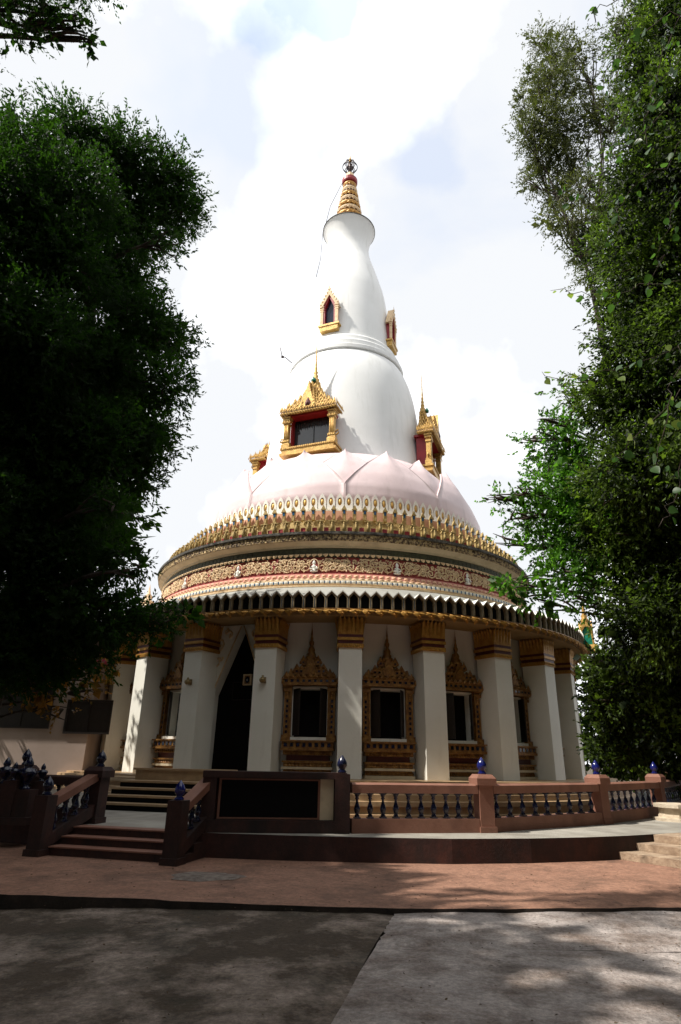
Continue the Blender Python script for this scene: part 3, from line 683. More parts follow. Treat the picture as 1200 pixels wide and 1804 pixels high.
fr = empty('framed_picture', p, radians(-20.5)); tag(fr, 'small gilt framed oval picture hung high in the dark doorway', 'picture')
b.build('frame', M['creamw'], fr)
b = MB(); b.box((0, 0.01, 0), (0.24, 0.02, 0.30)); b.build('mount', M['goldd'], fr)
b = MB(); b.add([(0, -0.02, 0)] + [(0.09 * cos(i * pi / 6), -0.012, 0.12 * sin(i * pi / 6)) for i in range(12)], [(0, 1 + i, 1 + (i + 1) % 12) for i in range(12)]); b.build('portrait', M['navyglass'], fr)
b = MB(); b.add([(0, -0.03, -0.01)] + [(0.035 * cos(i * pi / 4), -0.026, -0.01 + 0.05 * sin(i * pi / 4)) for i in range(8)], [(0, 1 + i, 1 + (i + 1) % 8) for i in range(8)]); b.build('portrait_face', M['grey'], fr)

# brass wall lamps on the two columns beside the door
lb = MB(); lb.lathe([(0, -0.10), (0.06, -0.10), (0.11, -0.05), (0.12, 0.02), (0.07, 0.07), (0.03, 0.10), (0.05, 0.13), (0.0, 0.16)], 10, M=T(0, -0.14, 0)); lb.box((0, -0.01, 0.0), (0.16, 0.03, 0.20)); lb.tube([(0, 0, 0.02), (0, -0.12, 0.02)], 0.02)
LM = lb.mesh('wall_lamp', M['brass'])
for th, lab in ((-13.5, 'dull brass wall lamp on the column right of the dark doorway'), (-28.5, 'dull brass wall lamp on the wide column left of the doorway')):
    o = link('wall_lamp', LM, None, polar(th, 11.402, 4.05), radians(th)); tag(o, lab, 'lamp', 'brass lamps beside the doorway')

# portico pinnacles over the side entrances
for th, rr, hh, mt, nm in ((-108.0, 12.4, 7.3, 'creamw', 0), (70.5, 12.1, 6.35, 'gold', 1)):
    b = MB()
    if nm == 0:
        b.box((0, 0, 0.5), (3.0, 3.0, 1.0), top=0.8); b.box((0, 0, 1.3), (2.3, 2.3, 0.7), top=0.8); b.box((0, 0, 1.95), (1.7, 1.7, 0.6), top=0.7); b.box((0, 0, 2.5), (1.1, 1.1, 0.5), top=0.6)
        for z, w_ in ((1.0, 2.5), (1.65, 1.9), (2.25, 1.25)):
            for i in range(8):
                for q in range(4): arch_leaf(b, ((i + .5) / 8 - .5) * w_, z, w_ / 8, 0.32, -w_ / 2, 0, T(rz=q * pi / 2))
        b.lathe([(0.4, 2.7), (0.45, 2.85), (0.2, 3.0), (0.25, 3.2), (0.1, 3.4), (0.0, 4.0)], 8)
    else:
        b.box((0, 0, 0.15), (0.9, 0.9, 0.3), top=0.85); b.box((0, 0, 0.7), (0.5, 0.5, 0.9), 1, top=0.75)
        for q in range(4): b.prism([(-0.3, 0.3), (-0.22, 0.3), (-0.18, 0.95), (0, 1.2), (0.18, 0.95), (0.22, 0.3), (0.3, 0.3), (0.24, 1.05), (0, 1.45), (-0.24, 1.05)], -0.30, -0.22, 0, T(rz=q * pi / 2))
        b.lathe([(0.30, 1.15), (0.18, 1.4), (0.22, 1.46), (0.12, 1.6), (0.15, 1.68), (0.06, 1.85), (0.08, 1.95), (0.02, 2.3), (0.0, 2.8)], 8)
    b.build('pinnacle', [M[mt], M['greentile']], SP, polar(th, rr, hh), radians(th))

# eave: grey gutter slope, backing, little gables and hanging leaves
b = MB(); b.lathe([(9.80, 7.74), (9.92, 7.68), (10.95, 7.14), (11.55, 6.90), (11.6, 6.40), (11.75, 6.40)], 128); b.build('eave_roof', M['grey'], SP)
NG = 192; wd = 2 * pi * 11.9 / NG
b = MB(); hw = wd * 0.47
outer = [(-hw, 0.0), (hw, 0.0), (hw, 0.44), (0.0, 0.62), (-hw, 0.44)]
inner = [(-hw * 0.80, 0.02), (hw * 0.80, 0.02), (hw * 0.80, 0.40), (0.0, 0.56), (-hw * 0.80, 0.40)]
b.ring(outer, inner, -0.06, 0.10, 0)
b.add([(x, 0.07, z) for x, z in inner], [tuple(range(5))], 2)
b.prism([(-hw - 0.012, 0.43), (0, 0.615), (hw + 0.012, 0.43), (hw + 0.012, 0.465), (0.0, 0.662), (-hw - 0.012, 0.465)], -0.10, 0.34, 1)
GAB = b.mesh('gable', [M['gab'], M['white'], M['black']])
b = MB(); b.box((0, -0.01, 0.22), (0.05, 0.10, 0.42), 0); b.box((0, -0.064, 0.24), (0.032, 0.01, 0.30), 1)
GPO = b.mesh('gable_post', [M['gab'], M['bluetile']])
for i, th in enumerate(vis(NG)):
    link('gable', GAB, SP, polar(th, 11.86, 6.40), radians(th))
    link('gable_post', GPO, SP, polar(th + 0.9375, 11.83, 6.40), radians(th + 0.9375))
b = MB(); b.lathe([(11.72, 6.40), (11.98, 6.41), (11.98, 6.36), (11.72, 6.34)], 128, smooth=False); b.build('eave_ledge', M['goldd'], SP)
NV = 168; wv = 2 * pi * 11.9 / NV
def val_leaf(sk):
    b = MB(); w = wv * 0.56
    b.add([(-w, 0, 0), (w, 0, 0), (w * 0.9, -0.05, -0.08), (w * 0.25 + sk, -0.09, -0.20), (sk * 2, -0.01, -0.29), (-w * 0.35 + sk, -0.07, -0.19), (-w * 0.95, -0.03, -0.09), (sk * .5, -0.13, -0.09)],
          [(0, 1, 7), (1, 2, 7), (2, 3, 7), (3, 4, 7), (4, 5, 7), (5, 6, 7), (6, 0, 7)])
    b.tube([(-w * .7, -0.05, -0.03), (0, -0.12, -0.07), (w * .5, -0.10, -0.14), (w * .2, -0.09, -0.19), (-w * .1, -0.11, -0.15)], 0.02, 4)
    return b.mesh('hanging_leaf', M['capg'])
VLM = [val_leaf(0.0), val_leaf(0.04), val_leaf(-0.035)]
for i, th in enumerate(vis(NV)):
    link('hanging_leaf', VLM[i % 3], SP, polar(th, 11.93, 6.40), radians(th))

# frieze and cornice
b = MB(); b.lathe([(9.80, 7.70), (9.88, 7.72), (9.88, 7.78), (9.76, 7.80), (9.74, 8.05), (9.70, 8.09), (9.64, 8.12)], 128, smooth=False); b.build('bead_moulding', M['creamw'], SP)
b = MB(); b.lathe([(9.66, 8.10), (9.62, 8.16), (9.56, 8.32), (9.50, 8.34)], 128, smooth=False); b.build('salmon_band', M['pinkw'], SP)
b = MB(); b.lathe([(9.53, 8.32), (9.53, 8.355), (9.46, 8.36), (9.36, 9.03), (9.42, 9.04)], 128, smooth=False); b.build('frieze_ground', M['friezeg'], SP)
b = MB(); b.lathe([(9.42, 9.03), (9.36, 9.08), (9.34, 9.46)], 128, smooth=False); b.build('cornice_throat', M['darktile'], SP)
b = MB(); b.lathe([(9.30, 9.45), (9.42, 9.46), (9.44, 9.52), (9.62, 9.62), (9.66, 9.66)], 128, smooth=False); b.build('cornice_soffit', M['cream'], SP)
b = MB(); b.lathe([(9.66, 9.655), (9.70, 9.67), (9.67, 9.72), (9.68, 9.93)], 160, smooth=True); b.build('cornice_band', M['carved'], SP)
b = MB(); b.lathe([(9.68, 9.92), (9.76, 9.94), (9.77, 10.03), (9.68, 10.05), (8.9, 10.06)], 160, smooth=False); b.build('cornice_edge', M['mould'], SP)
# beads (joined: too small to pick apart), blue chips, square tiles, leaf row
b = MB()
for th in vis(300):
    a = radians(th); Mx = T(9.77 * sin(a), -9.77 * cos(a), 7.93, rz=a)
    b.add([(-0.075, 0, -0.06), (0.075, 0, -0.06), (0.075, 0, 0.06), (-0.075, 0, 0.06), (0, -0.055, 0)], [(0, 1, 4), (1, 2, 4), (2, 3, 4), (3, 0, 4)], 0, True, Mx)
    b.box((0.1015, -0.0, 0.0), (0.035, 0.03, 0.10), 1, Mx)
tag(b.build('bead_row', [M['white'], M['bluetile']], SP), kind='stuff')
b = MB()
for th in vis(240):
    a = radians(th); Mx = T(9.63 * sin(a), -9.63 * cos(a), 8.22, rz=a)
    b.add([(-0.09, 0.0, -0.06), (0.09, 0.0, -0.06), (0.09, 0.05, 0.06), (-0.09, 0.05, 0.06), (0, -0.04, -0.01)], [(0, 1, 4), (1, 2, 4), (2, 3, 4), (3, 0, 4)], 0, False, Mx)
    Mx = T(9.71 * sin(a), -9.71 * cos(a), 8.10, rz=a); b.add([(-0.11, 0, -0.03), (0.11, 0, -0.03), (0.11, 0.02, 0.03), (-0.11, 0.02, 0.03), (0, -0.04, 0)], [(0, 1, 4), (1, 2, 4), (2, 3, 4), (3, 0, 4)], 0, False, Mx)
tag(b.build('petal_moulding', [mat('peach_relief', (0.74, 0.46, 0.30), (0.6, 0.32, 0.2), 0.7, scale=6)], SP), kind='stuff')
b = MB()
for th in vis(250):
    a = radians(th)
    for z, hh, mi in ((9.27, 0.075, 0), (9.37, 0.09, 0)): b.box((0, 0, 0), (0.19, 0.05, hh), mi, T(9.34 * sin(a), -9.34 * cos(a), z, rz=a))
    Mx = T(9.42 * sin(a), -9.42 * cos(a), 9.14, rz=a)
    b.add([(-0.11, 0.03, 0.06), (0.11, 0.03, 0.06), (0.09, -0.01, -0.03), (0, -0.03, -0.10), (-0.09, -0.01, -0.03), (0, -0.08, 0.0)], [(0, 1, 5), (1, 2, 5), (2, 3, 5), (3, 4, 5), (4, 0, 5)], 1, False, Mx)
tag(b.build('throat_tiles', [M['darktile'], M['creamw']], SP), kind='stuff')
# relief on the cornice band (joined)
b = MB()
for th in vis(420):
    a = radians(th + random.uniform(-.2, .2)); s_ = 0.8 + 0.5 * random.random()
    for k_ in range(2):
        Mx = T(9.672 * sin(a), -9.672 * cos(a), 9.755 + 0.11 * k_ + 0.03 * random.random(), rz=a, ry=random.random() * 3)
        b.add([(-0.055 * s_, 0, -0.03), (0.055 * s_, 0, -0.035), (0.045, 0, 0.045 * s_), (-0.045, 0, 0.035), (0, -0.055, 0)], [(0, 1, 4), (1, 2, 4), (2, 3, 4), (3, 0, 4)], 0, True, Mx)
tag(b.build('cornice_relief', [M['carved']], SP), kind='stuff')

# frieze scrollwork: one panel of spiral stems, leaves and a seated white figure, shared round the ring
def bend(u, z, lift=0.0):
    a = u / 9.4; r = 9.475 - (z - 8.36) * 0.149 + 0.02 + lift
    return (r * sin(a), -r * cos(a), z)
def spiral(b, cx, cz, r, st_, dr, turns=1.6, w=0.02):
    n_ = 14; pts = []; ws = []
    for k_ in range(n_):
        t = k_ / (n_ - 1); an = st_ + dr * turns * 2 * pi * t; rr = r * (1 - 0.80 * t)
        pts.append(bend(cx + rr * cos(an), cz + rr * sin(an), 0.01)); ws.append(w * (1.1 - 0.4 * t))
    b.tube(pts, ws, 4, cap=False)
def scroll_panel(seed, half):
    R_ = random.Random(seed); b = MB()
    x0, x1 = half
    n_ = 7
    for i in range(n_):
        x = x0 + (x1 - x0) * (i + 0.5) / n_; zc = 8.70 + (0.10 if i % 2 else -0.10); dr = 1 if i % 2 else -1
        spiral(b, x, zc, 0.20, R_.uniform(0, 6), dr, 1.5, 0.032)
        spiral(b, x + 0.10, zc - dr * 0.26, 0.085, R_.uniform(0, 6), -dr, 1.2, 0.027)
        spiral(b, x - 0.13, zc - dr * 0.22, 0.08, R_.uniform(0, 6), dr, 1.2, 0.027)
        for q in range(9):
            an = R_.uniform(0, 6.28); u, z = x + 0.25 * cos(an), min(8.97, max(8.43, zc + 0.22 * sin(an)))
            p_ = Vector(bend(u, z, 0.02)); a_ = u / 9.4
            b.add([(-0.055, 0, 0), (0, -0.03, -0.022), (0.055, 0, 0), (0, -0.03, 0.025)], [(0, 1, 3), (1, 2, 3)], 0, False, T(p_.x, p_.y, p_.z, rz=a_, ry=R_.uniform(0, 3)))
    return b.mesh('scroll_relief', M['creamw'])
half_w = 9.4 * radians(10)
SCA = scroll_panel(3, (0.24, half_w - 0.06)); SCB = scroll_panel(8, (-half_w + 0.06, -0.24))
b = MB()   # seated figure in a small halo
b.lathe([(0, 0), (0.10, 0.0), (0.16, 0.03), (0.14, 0.07), (0.07, 0.10), (0.085, 0.17), (0.11, 0.24), (0.045, 0.29), (0.03, 0.30), (0.065, 0.34), (0.07, 0.40), (0.04, 0.45), (0.012, 0.49), (0, 0.52)], 8, M=T(0, -0.02, 0) @ Matrix.Diagonal((1, 0.6, 1, 1)))
b.tube([(-0.10, -0.04, 0.22), (-0.15, -0.07, 0.13), (-0.04, -0.11, 0.10)], 0.028, 5); b.tube([(0.10, -0.04, 0.22), (0.15, -0.07, 0.13), (0.04, -0.11, 0.10)], 0.028, 5)
FGM = b.mesh('seated_figure', M['white'])
b = MB(); pts = [(0.19 * cos(a_), -0.0, 0.27 + 0.27 * sin(a_)) for a_ in np.linspace(-0.7, pi + 0.7, 14)]; b.tube(pts, 0.022, 5)
HAL = b.mesh('halo', M['creamw'])
b = MB(); b.tube([bend(-0.10, 8.38, 0.0), bend(-0.02, 8.6, 0), bend(0.03, 8.75, 0), bend(0.12, 9.02, 0)], 0.025, 5); SEP = b.mesh('panel_joint', M['red'])
for th in vis(18, 13):
    link('scroll_relief', SCA, SP, (0, 0, 0), radians(th)); link('scroll_relief', SCB, SP, (0, 0, 0), radians(th))
    f_ = link('seated_figure', FGM, SP, polar(th, 9.50, 8.40), radians(th)); link('halo', HAL, f_)
    link('panel_joint', SEP, SP, (0, 0, 0), radians(th + 10))

# three crowning rows
b = MB(); b.lathe([(9.10, 10.05), (9.06, 10.50), (8.9, 10.56), (8.4, 10.60), (8.3, 11.10), (8.25, 11.42), (8.0, 11.46)], 128, smooth=False); b.build('crown_wall', M['ochre'], SP)
b = MB(); b.lathe([(8.32, 10.9), (8.27, 11.50), (8.0, 11.52)], 128, smooth=False); b.build('peach_wall', M['pinkw'] if False else mat('peach_plaster', (0.62, 0.33, 0.20), (0.54, 0.27, 0.16), 0.7, scale=2, bump=0.1), SP)
b = MB(); b.lathe([(8.05, 11.50), (7.75, 11.56), (7.50, 11.62), (7.47, 12.02), (7.3, 12.08)], 128, smooth=False); b.build('white_parapet', M['white'], SP)
def niche(w, h, d, y=0.0):
    return [(-w / 2, 0), (w / 2, 0), (w / 2, h * 0.62), (w * 0.62, h * 0.66), (w * 0.30, h * 0.82), (0, h), (-w * 0.30, h * 0.82), (-w * 0.62, h * 0.66), (-w / 2, h * 0.62)]
b = MB(); o_ = niche(0.21, 0.70, 0.1); b.prism(o_, -0.12, -0.03)
b.prism([(x * 0.6, z * 0.62 + 0.12) for x, z in o_], -0.15, -0.12, 0)
b.tube([(0, -0.17, 0.14), (0, -0.20, 0.30), (0, -0.17, 0.44), (0, -0.16, 0.52)], [0.055, 0.06, 0.035, 0.02], 5)
b.prism([(-0.17, 0.56), (0.17, 0.56), (0.15, 0.60), (-0.15, 0.60)], -0.155, -0.12)
AN1 = b.mesh('gilt_antefix', M['ochre'])
b = MB(); b.box((0, -0.10, 0.15), (0.19, 0.05, 0.26)); RTM = b.mesh('red_tile', M['red'])
b = MB(); o_ = niche(0.15, 0.66, 0.1); b.prism(o_, -0.10, -0.02, 0); b.box((0, -0.105, 0.38), (0.085, 0.02, 0.16), 1); b.prism([(-0.12, 0.46), (0.12, 0.46), (0, 0.69)], -0.14, -0.10, 0); b.box((0, -0.11, 0.12), (0.12, 0.05, 0.2), 0)
AN2 = b.mesh('blue_inset_antefix', [M['ochre'], M['bluetile']])
def oval(w, h, n_=12, cz=0.0): return [(w / 2 * sin(2 * pi * i / n_), cz - h / 2 * cos(2 * pi * i / n_)) for i in range(n_)]
b = MB(); n_ = 12
out = []
for i in range(n_):
    t = 2 * pi * i / n_; x = 0.18 * sin(t); z = 0.36 - 0.36 * cos(t)
    if z > 0.5: x *= 0.94
    if i == n_ // 2: z += 0.06
    if z < 0.36: x = math.copysign(0.18, sin(t)) if abs(sin(t)) > 0.2 else x; z = max(0, z)
    out.append((x, z))
b.ring(out, oval(0.19, 0.40, n_, 0.38), -0.10, 0.03, 0)
ARM = b.mesh('white_arch', M['white'])
b = MB(); ov = oval(0.19, 0.40, 12, 0.38)
b.add([(x, -0.04, z) for x, z in ov] + [(x * 0.45, -0.10, 0.37 + (z - 0.37) * 0.5) for x, z in ov], [(i, (i + 1) % 12, (i + 1) % 12 + 12, i + 12) for i in range(12)] + [tuple(range(12, 24))], 0, True)
MED = b.mesh('medallion', M['gold'])
for th in vis(120):
    link('gilt_antefix', AN1, SP, polar(th, 9.20, 10.055), radians(th))
    link('red_tile', RTM, SP, polar(th + 1.5, 9.12, 10.10), radians(th + 1.5))
    link('blue_inset_antefix', AN2, SP, polar(th, 8.36, 11.00), radians(th))
    w_ = link('white_arch', ARM, SP, polar(th + 1.5, 7.50, 11.84), radians(th + 1.5)); link('medallion', MED, w_)

# lotus base: core and two layers of petals
DOME = [(7.28, 11.9), (7.50, 12.5), (7.44, 13.1), (7.15, 13.85), (6.76, 14.55), (6.30, 15.13), (5.86, 15.6)]
b = MB(); b.lathe([(r - 0.14, z) for r, z in DOME] + [(5.2, 15.72), (4.6, 15.75)], 96); b.build('lotus_core', M['petal'], SP)
def dome_at(t):
    x = t * (len(DOME) - 1); i = min(int(x), len(DOME) - 2); f_ = x - i
    return DOME[i][0] * (1 - f_) + DOME[i + 1][0] * f_, DOME[i][1] * (1 - f_) + DOME[i + 1][1] * f_
def petal(off, zs):
    b = MB(); nu, nv = 16, 26; vs = []
    for layer in (0, 1):
        for j in range(nv + 1):
            t = j / nv
            r, z = dome_at(min(t, 1.0) * 0.97)
            r, z = r + off, z + zs * t
            # width: full to the shoulder, then drawn in to a point
            s = max(0.0, (t - 0.36) / 0.64)
            wa = 18.25 * (1 - s) * (1 + 0.06 * sin(pi * s)) if s > 0 else 18.25
            for i in range(nu + 1):
                u = i / nu * 2 - 1
                a = radians(wa * u)
                ridge = 0.13 * max(0, 1 - abs(u) * 2.0) * s ** 0.7
                bulge = 0.12 * (1 - u * u) * s ** 0.7 + ridge
                tipout = 0.20 * s ** 3
                rr = r + bulge + tipout - layer * 0.10
                vs.append((rr * sin(a), -rr * cos(a), z))
    N1 = (nu + 1) * (nv + 1); fs = []
    for j in range(nv):
        for i in range(nu):
            q = j * (nu + 1) + i; fs.append((q, q + 1, q + nu + 2, q + nu + 1)); fs.append((N1 + q, N1 + q + nu + 1, N1 + q + nu + 2, N1 + q + 1))
        for i in (0, nu):
            q = j * (nu + 1) + i; fs.append((q, q + nu + 1, N1 + q + nu + 1, N1 + q) if i == nu else (q, N1 + q, N1 + q + nu + 1, q + nu + 1))
    b.add(vs, fs, 0, True)
    return b.mesh('lotus_petal', M['petal'])
PF, PK = petal(0.10, 0.0), petal(-0.06, 0.06)
for i in range(10):
    th = 18 + 36 * i
    link('lotus_petal', PF, SP, (0, 0, 0), radians(th)); link('lotus_petal', PK, SP, (0, 0, 0), radians(th + 18))

# bell, ring mouldings, upper bell, neck, collar
def smooth_prof(pts, n_=6):
    out = []
    P_ = [pts[0]] + pts + [pts[-1]]
    for i in range(1, len(P_) - 2):
        for k_ in range(n_):
            t = k_ / n_; a, b_, c, d = P_[i - 1], P_[i], P_[i + 1], P_[i + 2]
            out.append(tuple(0.5 * ((2 * b_[q]) + (-a[q] + c[q]) * t + (2 * a[q] - 5 * b_[q] + 4 * c[q] - d[q]) * t * t + (-a[q] + 3 * b_[q] - 3 * c[q] + d[q]) * t ** 3) for q in (0, 1)))
    out.append(pts[-1]); return out
b = MB(); b.lathe(smooth_prof([(4.85, 15.5), (4.66, 17.0), (4.54, 18.2), (4.40, 19.6), (4.22, 21.0), (4.0, 22.1), (3.72, 22.95), (3.45, 23.5), (3.3, 23.7)]), 96); b.build('bell', M['bell'], SP)
b = MB(); b.lathe([(3.30, 23.52), (3.52, 23.50), (3.56, 23.56), (3.56, 23.78), (3.50, 23.84), (3.40, 23.86), (3.38, 23.92), (3.38, 24.22), (3.33, 24.30), (3.22, 24.32), (3.20, 24.38), (3.18, 24.66), (3.12, 24.78), (2.95, 24.84), (2.8, 24.86)], 96, smooth=False); b.build('ring_moulding', M['bell'], SP)
b = MB(); b.lathe(smooth_prof([(2.90, 24.8), (2.84, 25.6), (2.76, 26.6), (2.64, 28.0), (2.42, 29.7), (2.10, 31.0), (1.79, 32.1), (1.52, 33.0), (1.38, 33.8), (1.42, 34.5), (1.60, 35.2), (1.74, 35.55), (1.80, 35.66)]), 72); b.build('upper_bell', M['bell'], SP)
b = MB(); b.lathe([(1.79, 35.655), (1.83, 35.67), (1.83, 35.73), (1.78, 35.76), (0.5, 35.8)], 72, smooth=False); b.build('collar_rim', M['mould'], SP)

# ringed spire
b = MB(); b.lathe([(0.92, 35.78), (0.72, 37.5), (0.38, 40.4)], 24, mi=0); b.build('spire_core', M['darkred'], SP)
for i in range(8):
    t = i / 7; z = 36.35 + 3.75 * t; r = 1.04 - 0.57 * t ** 0.95
    b = MB(); b.lathe([(r - 0.22, -0.10), (r - 0.04, -0.08), (r + 0.02, 0.0), (r + 0.02, 0.10), (r - 0.04, 0.17), (r - 0.2, 0.2)], 24)
    n_ = 16
    for q in range(n_):
        a = 2 * pi * q / n_; arch_leaf(b, 0, -0.02, r * 0.34, -0.24, 0, 0, T((r - 0.02) * sin(a), -(r - 0.02) * cos(a), 0, rz=a))
    b.build('spire_ring', M['capg' if i % 2 else 'creamw'], SP, (0, 0, z))
b = MB(); b.lathe([(0.36, 40.25), (0.52, 40.36), (0.56, 40.45), (0.56, 40.72), (0.50, 40.80), (0.2, 40.84)], 24, smooth=False); b.build('spire_cap', M['red'], SP)
b = MB(); b.lathe([(0.36, 40.8), (0.38, 40.9), (0.30, 41.3), (0.16, 41.5), (0.05, 41.55)], 6, smooth=False); b.build('finial_seat', M['creamw'], SP)
b = MB()
for a0 in (0, pi / 3, 2 * pi / 3):
    b.tube([(0.54 * cos(t) * cos(a0), 0.54 * cos(t) * sin(a0), 42.1 + 0.54 * sin(t)) for t in np.linspace(0, 2 * pi, 25)], 0.03, 4, cap=False)
for zz, rr in ((41.75, 0.36), (42.1, 0.54), (42.45, 0.36)):
    b.tube([(rr * cos(t), rr * sin(t), zz) for t in np.linspace(0, 2 * pi, 25)], 0.026, 4, cap=False)
for q in range(6):
    a = q * pi / 3; b.tube([(0, 0, 41.7), (0.22 * cos(a), 0.22 * sin(a), 41.9), (0.30 * cos(a), 0.30 * sin(a), 42.25)], 0.035, 4)
b.lathe([(0.03, 41.4), (0.10, 41.7), (0.16, 41.95), (0.06, 42.1), (0.14, 42.3), (0.05, 42.5), (0.03, 42.7)], 8)
b.build('finial_cage', M['iron'], SP)
b = MB(); b.lathe([(0.05, 42.6), (0.12, 42.75), (0.05, 42.9), (0.06, 43.05), (0.03, 43.1), (0.0, 43.45)], 8)
for q in range(4):
    a = q * pi / 2 + .5; b.tube([(0.03 * cos(a), 0.03 * sin(a), 43.1), (0.22 * cos(a), 0.22 * sin(a), 42.55)], 0.015, 4)
b.build('finial_tip', M['gold'], SP)
b = MB(); b.tube([(-1.7, -0.3, 35.8), (-1.35, -0.3, 37.9), (-0.55, 0, 40.5)], 0.02, 4); b.tube([(-1.8, -0.3, 35.66), (-1.9, -0.2, 33.2), (-2.15, -0.2, 31.6)], 0.02, 4); b.build('lightning_wire', M['iron'], SP)
b = MB(); b.tube([(-3.35, -1.2, 24.0), (-3.75, -1.35, 24.3), (-3.95, -1.4, 24.35), (-4.1, -1.45, 24.95)], 0.025, 5); b.box((-3.92, -1.4, 24.3), (0.16, 0.12, 0.1)); b.build('floodlight_bracket', M['iron'], SP)

# big dormer windows on the bell
def dormer(th):
    d = empty('dormer_window', polar(th, 4.86, 16.25), radians(th)); d.parent = SP; d.scale = (1, 0.74, 0.92)
    W_ = 1.72          # opening width, floor of the sill at z=0; wall leans back
    b = MB()
    b.box((0, -0.15, -0.30), (3.1, 1.5, 0.16)); b.box((0, -0.17, -0.14), (2.86, 1.46, 0.16)); b.box((0, -0.15, 0.02), (3.02, 1.56, 0.12))
    for i in range(26): b.box(((i + .5) / 26 * 3.0 - 1.5, -0.94, 0.035), (0.07, 0.05, 0.10))
    b.build('sill', M['gold'], d)
    for s_ in (-1, 1):
        b = MB()
        x = s_ * 1.27
        b.box((x, -0.60, 1.1), (0.26, 0.34, 2.05)); b.box((x, -0.60, 0.2), (0.46, 0.50, 0.28)); b.box((x, -0.60, 0.42), (0.38, 0.42, 0.14))
        b.box((x, -0.60, 1.65), (0.34, 0.42, 0.10)); b.box((x, -0.60, 1.90), (0.38, 0.50, 0.12)); b.box((x, -0.60, 2.05), (0.46, 0.58, 0.10))
        for q in range(3): b.tube([(x + (q - 1) * 0.08, -0.78, 0.5), (x + (q - 1) * 0.08, -0.78, 1.6)], 0.03, 5)
        for q in range(5): arch_leaf(b, x + (q - 2) * 0.09, 1.66, 0.09, 0.26, -0.86)
        for q in range(4): arch_leaf(b, x + (q - 1.5) * 0.1, 0.46, 0.1, 0.2, -0.83)
        b.tube([(x + s_ * 0.14, -0.6, 0.5), (x + s_ * 0.34, -0.62, 0.62), (x + s_ * 0.30, -0.62, 0.82), (x + s_ * 0.16, -0.6, 0.72)], 0.05, 5)
        b.build('pillar', M['gold'], d)
    b = MB()
    for s_ in (-1, 1): b.box((s_ * 1.10, 0.0, 1.1), (0.10, 0.75, 2.05))
    b.box((0, -0.10, 2.17), (2.5, 1.25, 0.14)); b.build('reveal', M['red'], d)
    b = MB(); b.box((0.05, 0.06, 1.1), (2.1, 0.04, 2.05)); b.build('pane', M['glass'], d)
    b = MB(); b.box((0.05, 0.02, 1.1), (0.035, 0.05, 2.0)); b.box((-1.0, 0.02, 1.1), (0.05, 0.05, 2.0)); b.box((1.02, 0.02, 1.1), (0.05, 0.05, 2.0))
    for i in range(16): arch_leaf(b, (i + .5) / 16 * 2.0 - 1.0, 2.1, 0.12, -0.62 - 0.05 * (i % 3), 0.03)
    b.build('mullion', M['shutter'], d)
    RF = T(0, 0, -0.42)
    b = MB()       # crowning roof: stepped tiers of leaves and little gables
    def rt(z, w, dpt, h, n_, lf, yb=0.0):
        b.box((0, yb - dpt / 2, z + h / 2), (w, dpt, h), 0, RF, top=0.90)
        sides = [(w, -dpt, n_, 0.0)] + [(dpt, -w / 2, max(3, int(n_ * 0.55)), s_ * pi / 2) for s_ in (-1, 1)]
        for ww, yy, m_, rz_ in sides:
            Mx = RF @ (T(0, yb, 0) if rz_ == 0 else T(0, yb - dpt / 2, 0, rz=rz_))
            for i in range(m_):
                x = ((i + .5) / m_ - .5) * ww
                big = 1.55 if i in (0, m_ - 1) else (1.2 if i % 2 else 0.85)
                arch_leaf(b, x, z + h * 0.75, ww / m_ * 1.0, lf * big, yy - 0.03, 0, Mx)
                arch_leaf(b, x + ww / m_ * .5, z + h * 0.3, ww / m_ * 0.5, lf * 0.8, yy - 0.09, 0, Mx)
                b.prism([(x - ww / m_ * .22, z + .01), (x + ww / m_ * .22, z + .01), (x, z + h * .8)], yy - 0.02, yy, 1, Mx)
                if z < 2.9: arch_leaf(b, x, z + 0.03, ww / m_ * 0.9, -0.17, yy - 0.02, 0, Mx); arch_leaf(b, x + ww / m_ * .5, z - 0.0, ww / m_ * 0.6, -0.10, yy + 0.04, 0, Mx)
    rt(2.64, 3.10, 1.25, 0.18, 21, 0.24, 0.20); rt(2.90, 2.44, 1.10, 0.18, 14, 0.26, 0.22); rt(3.16, 1.84, 0.98, 0.20, 10, 0.27, 0.26); rt(3.46, 1.36, 0.86, 0.20, 8, 0.27, 0.30); rt(3.78, 0.98, 0.72, 0.22, 6, 0.25, 0.32); rt(4.12, 0.68, 0.58, 0.22, 5, 0.24, 0.34); rt(4.44, 0.44, 0.44, 0.22, 3, 0.22, 0.34)
    b.prism([(-0.40, 2.75), (0.40, 2.75), (0.26, 3.35), (0.10, 4.0), (0, 4.6), (-0.10, 4.0), (-0.26, 3.35)], -1.06, -0.25, 0, RF)
    for k_ in range(8):
        z = 2.85 + k_ * 0.22; w = 0.36 * (1 - k_ / 9)
        for s_ in (-1, 1): arch_leaf(b, s_ * w, z, 0.17, 0.30, -1.10 + 0.05 * k_, 0, RF); arch_leaf(b, s_ * (w + 0.12), z, 0.12, 0.24, -1.02 + 0.07 * k_, 0, RF)
    arch_leaf(b, 0, 2.9, 0.3, 0.55, -1.09, 1, RF)
    b.build('pediment', [M['gold'], M['darkred']], d)
    b = MB(); b.lathe([(0.26, 4.6), (0.30, 4.7), (0.20, 4.8), (0.22, 4.95), (0.12, 5.1), (0.16, 5.2), (0.09, 5.35), (0.13, 5.45), (0.07, 5.62), (0.10, 5.72), (0.05, 5.9), (0.07, 6.0), (0.035, 6.3), (0.045, 6.4), (0.025, 7.0), (0.03, 7.05), (0.012, 7.6), (0.0, 8.1)], 10, M=T(0, 0.12, -0.20)); b.build('pediment_spire', M['gold'], d)
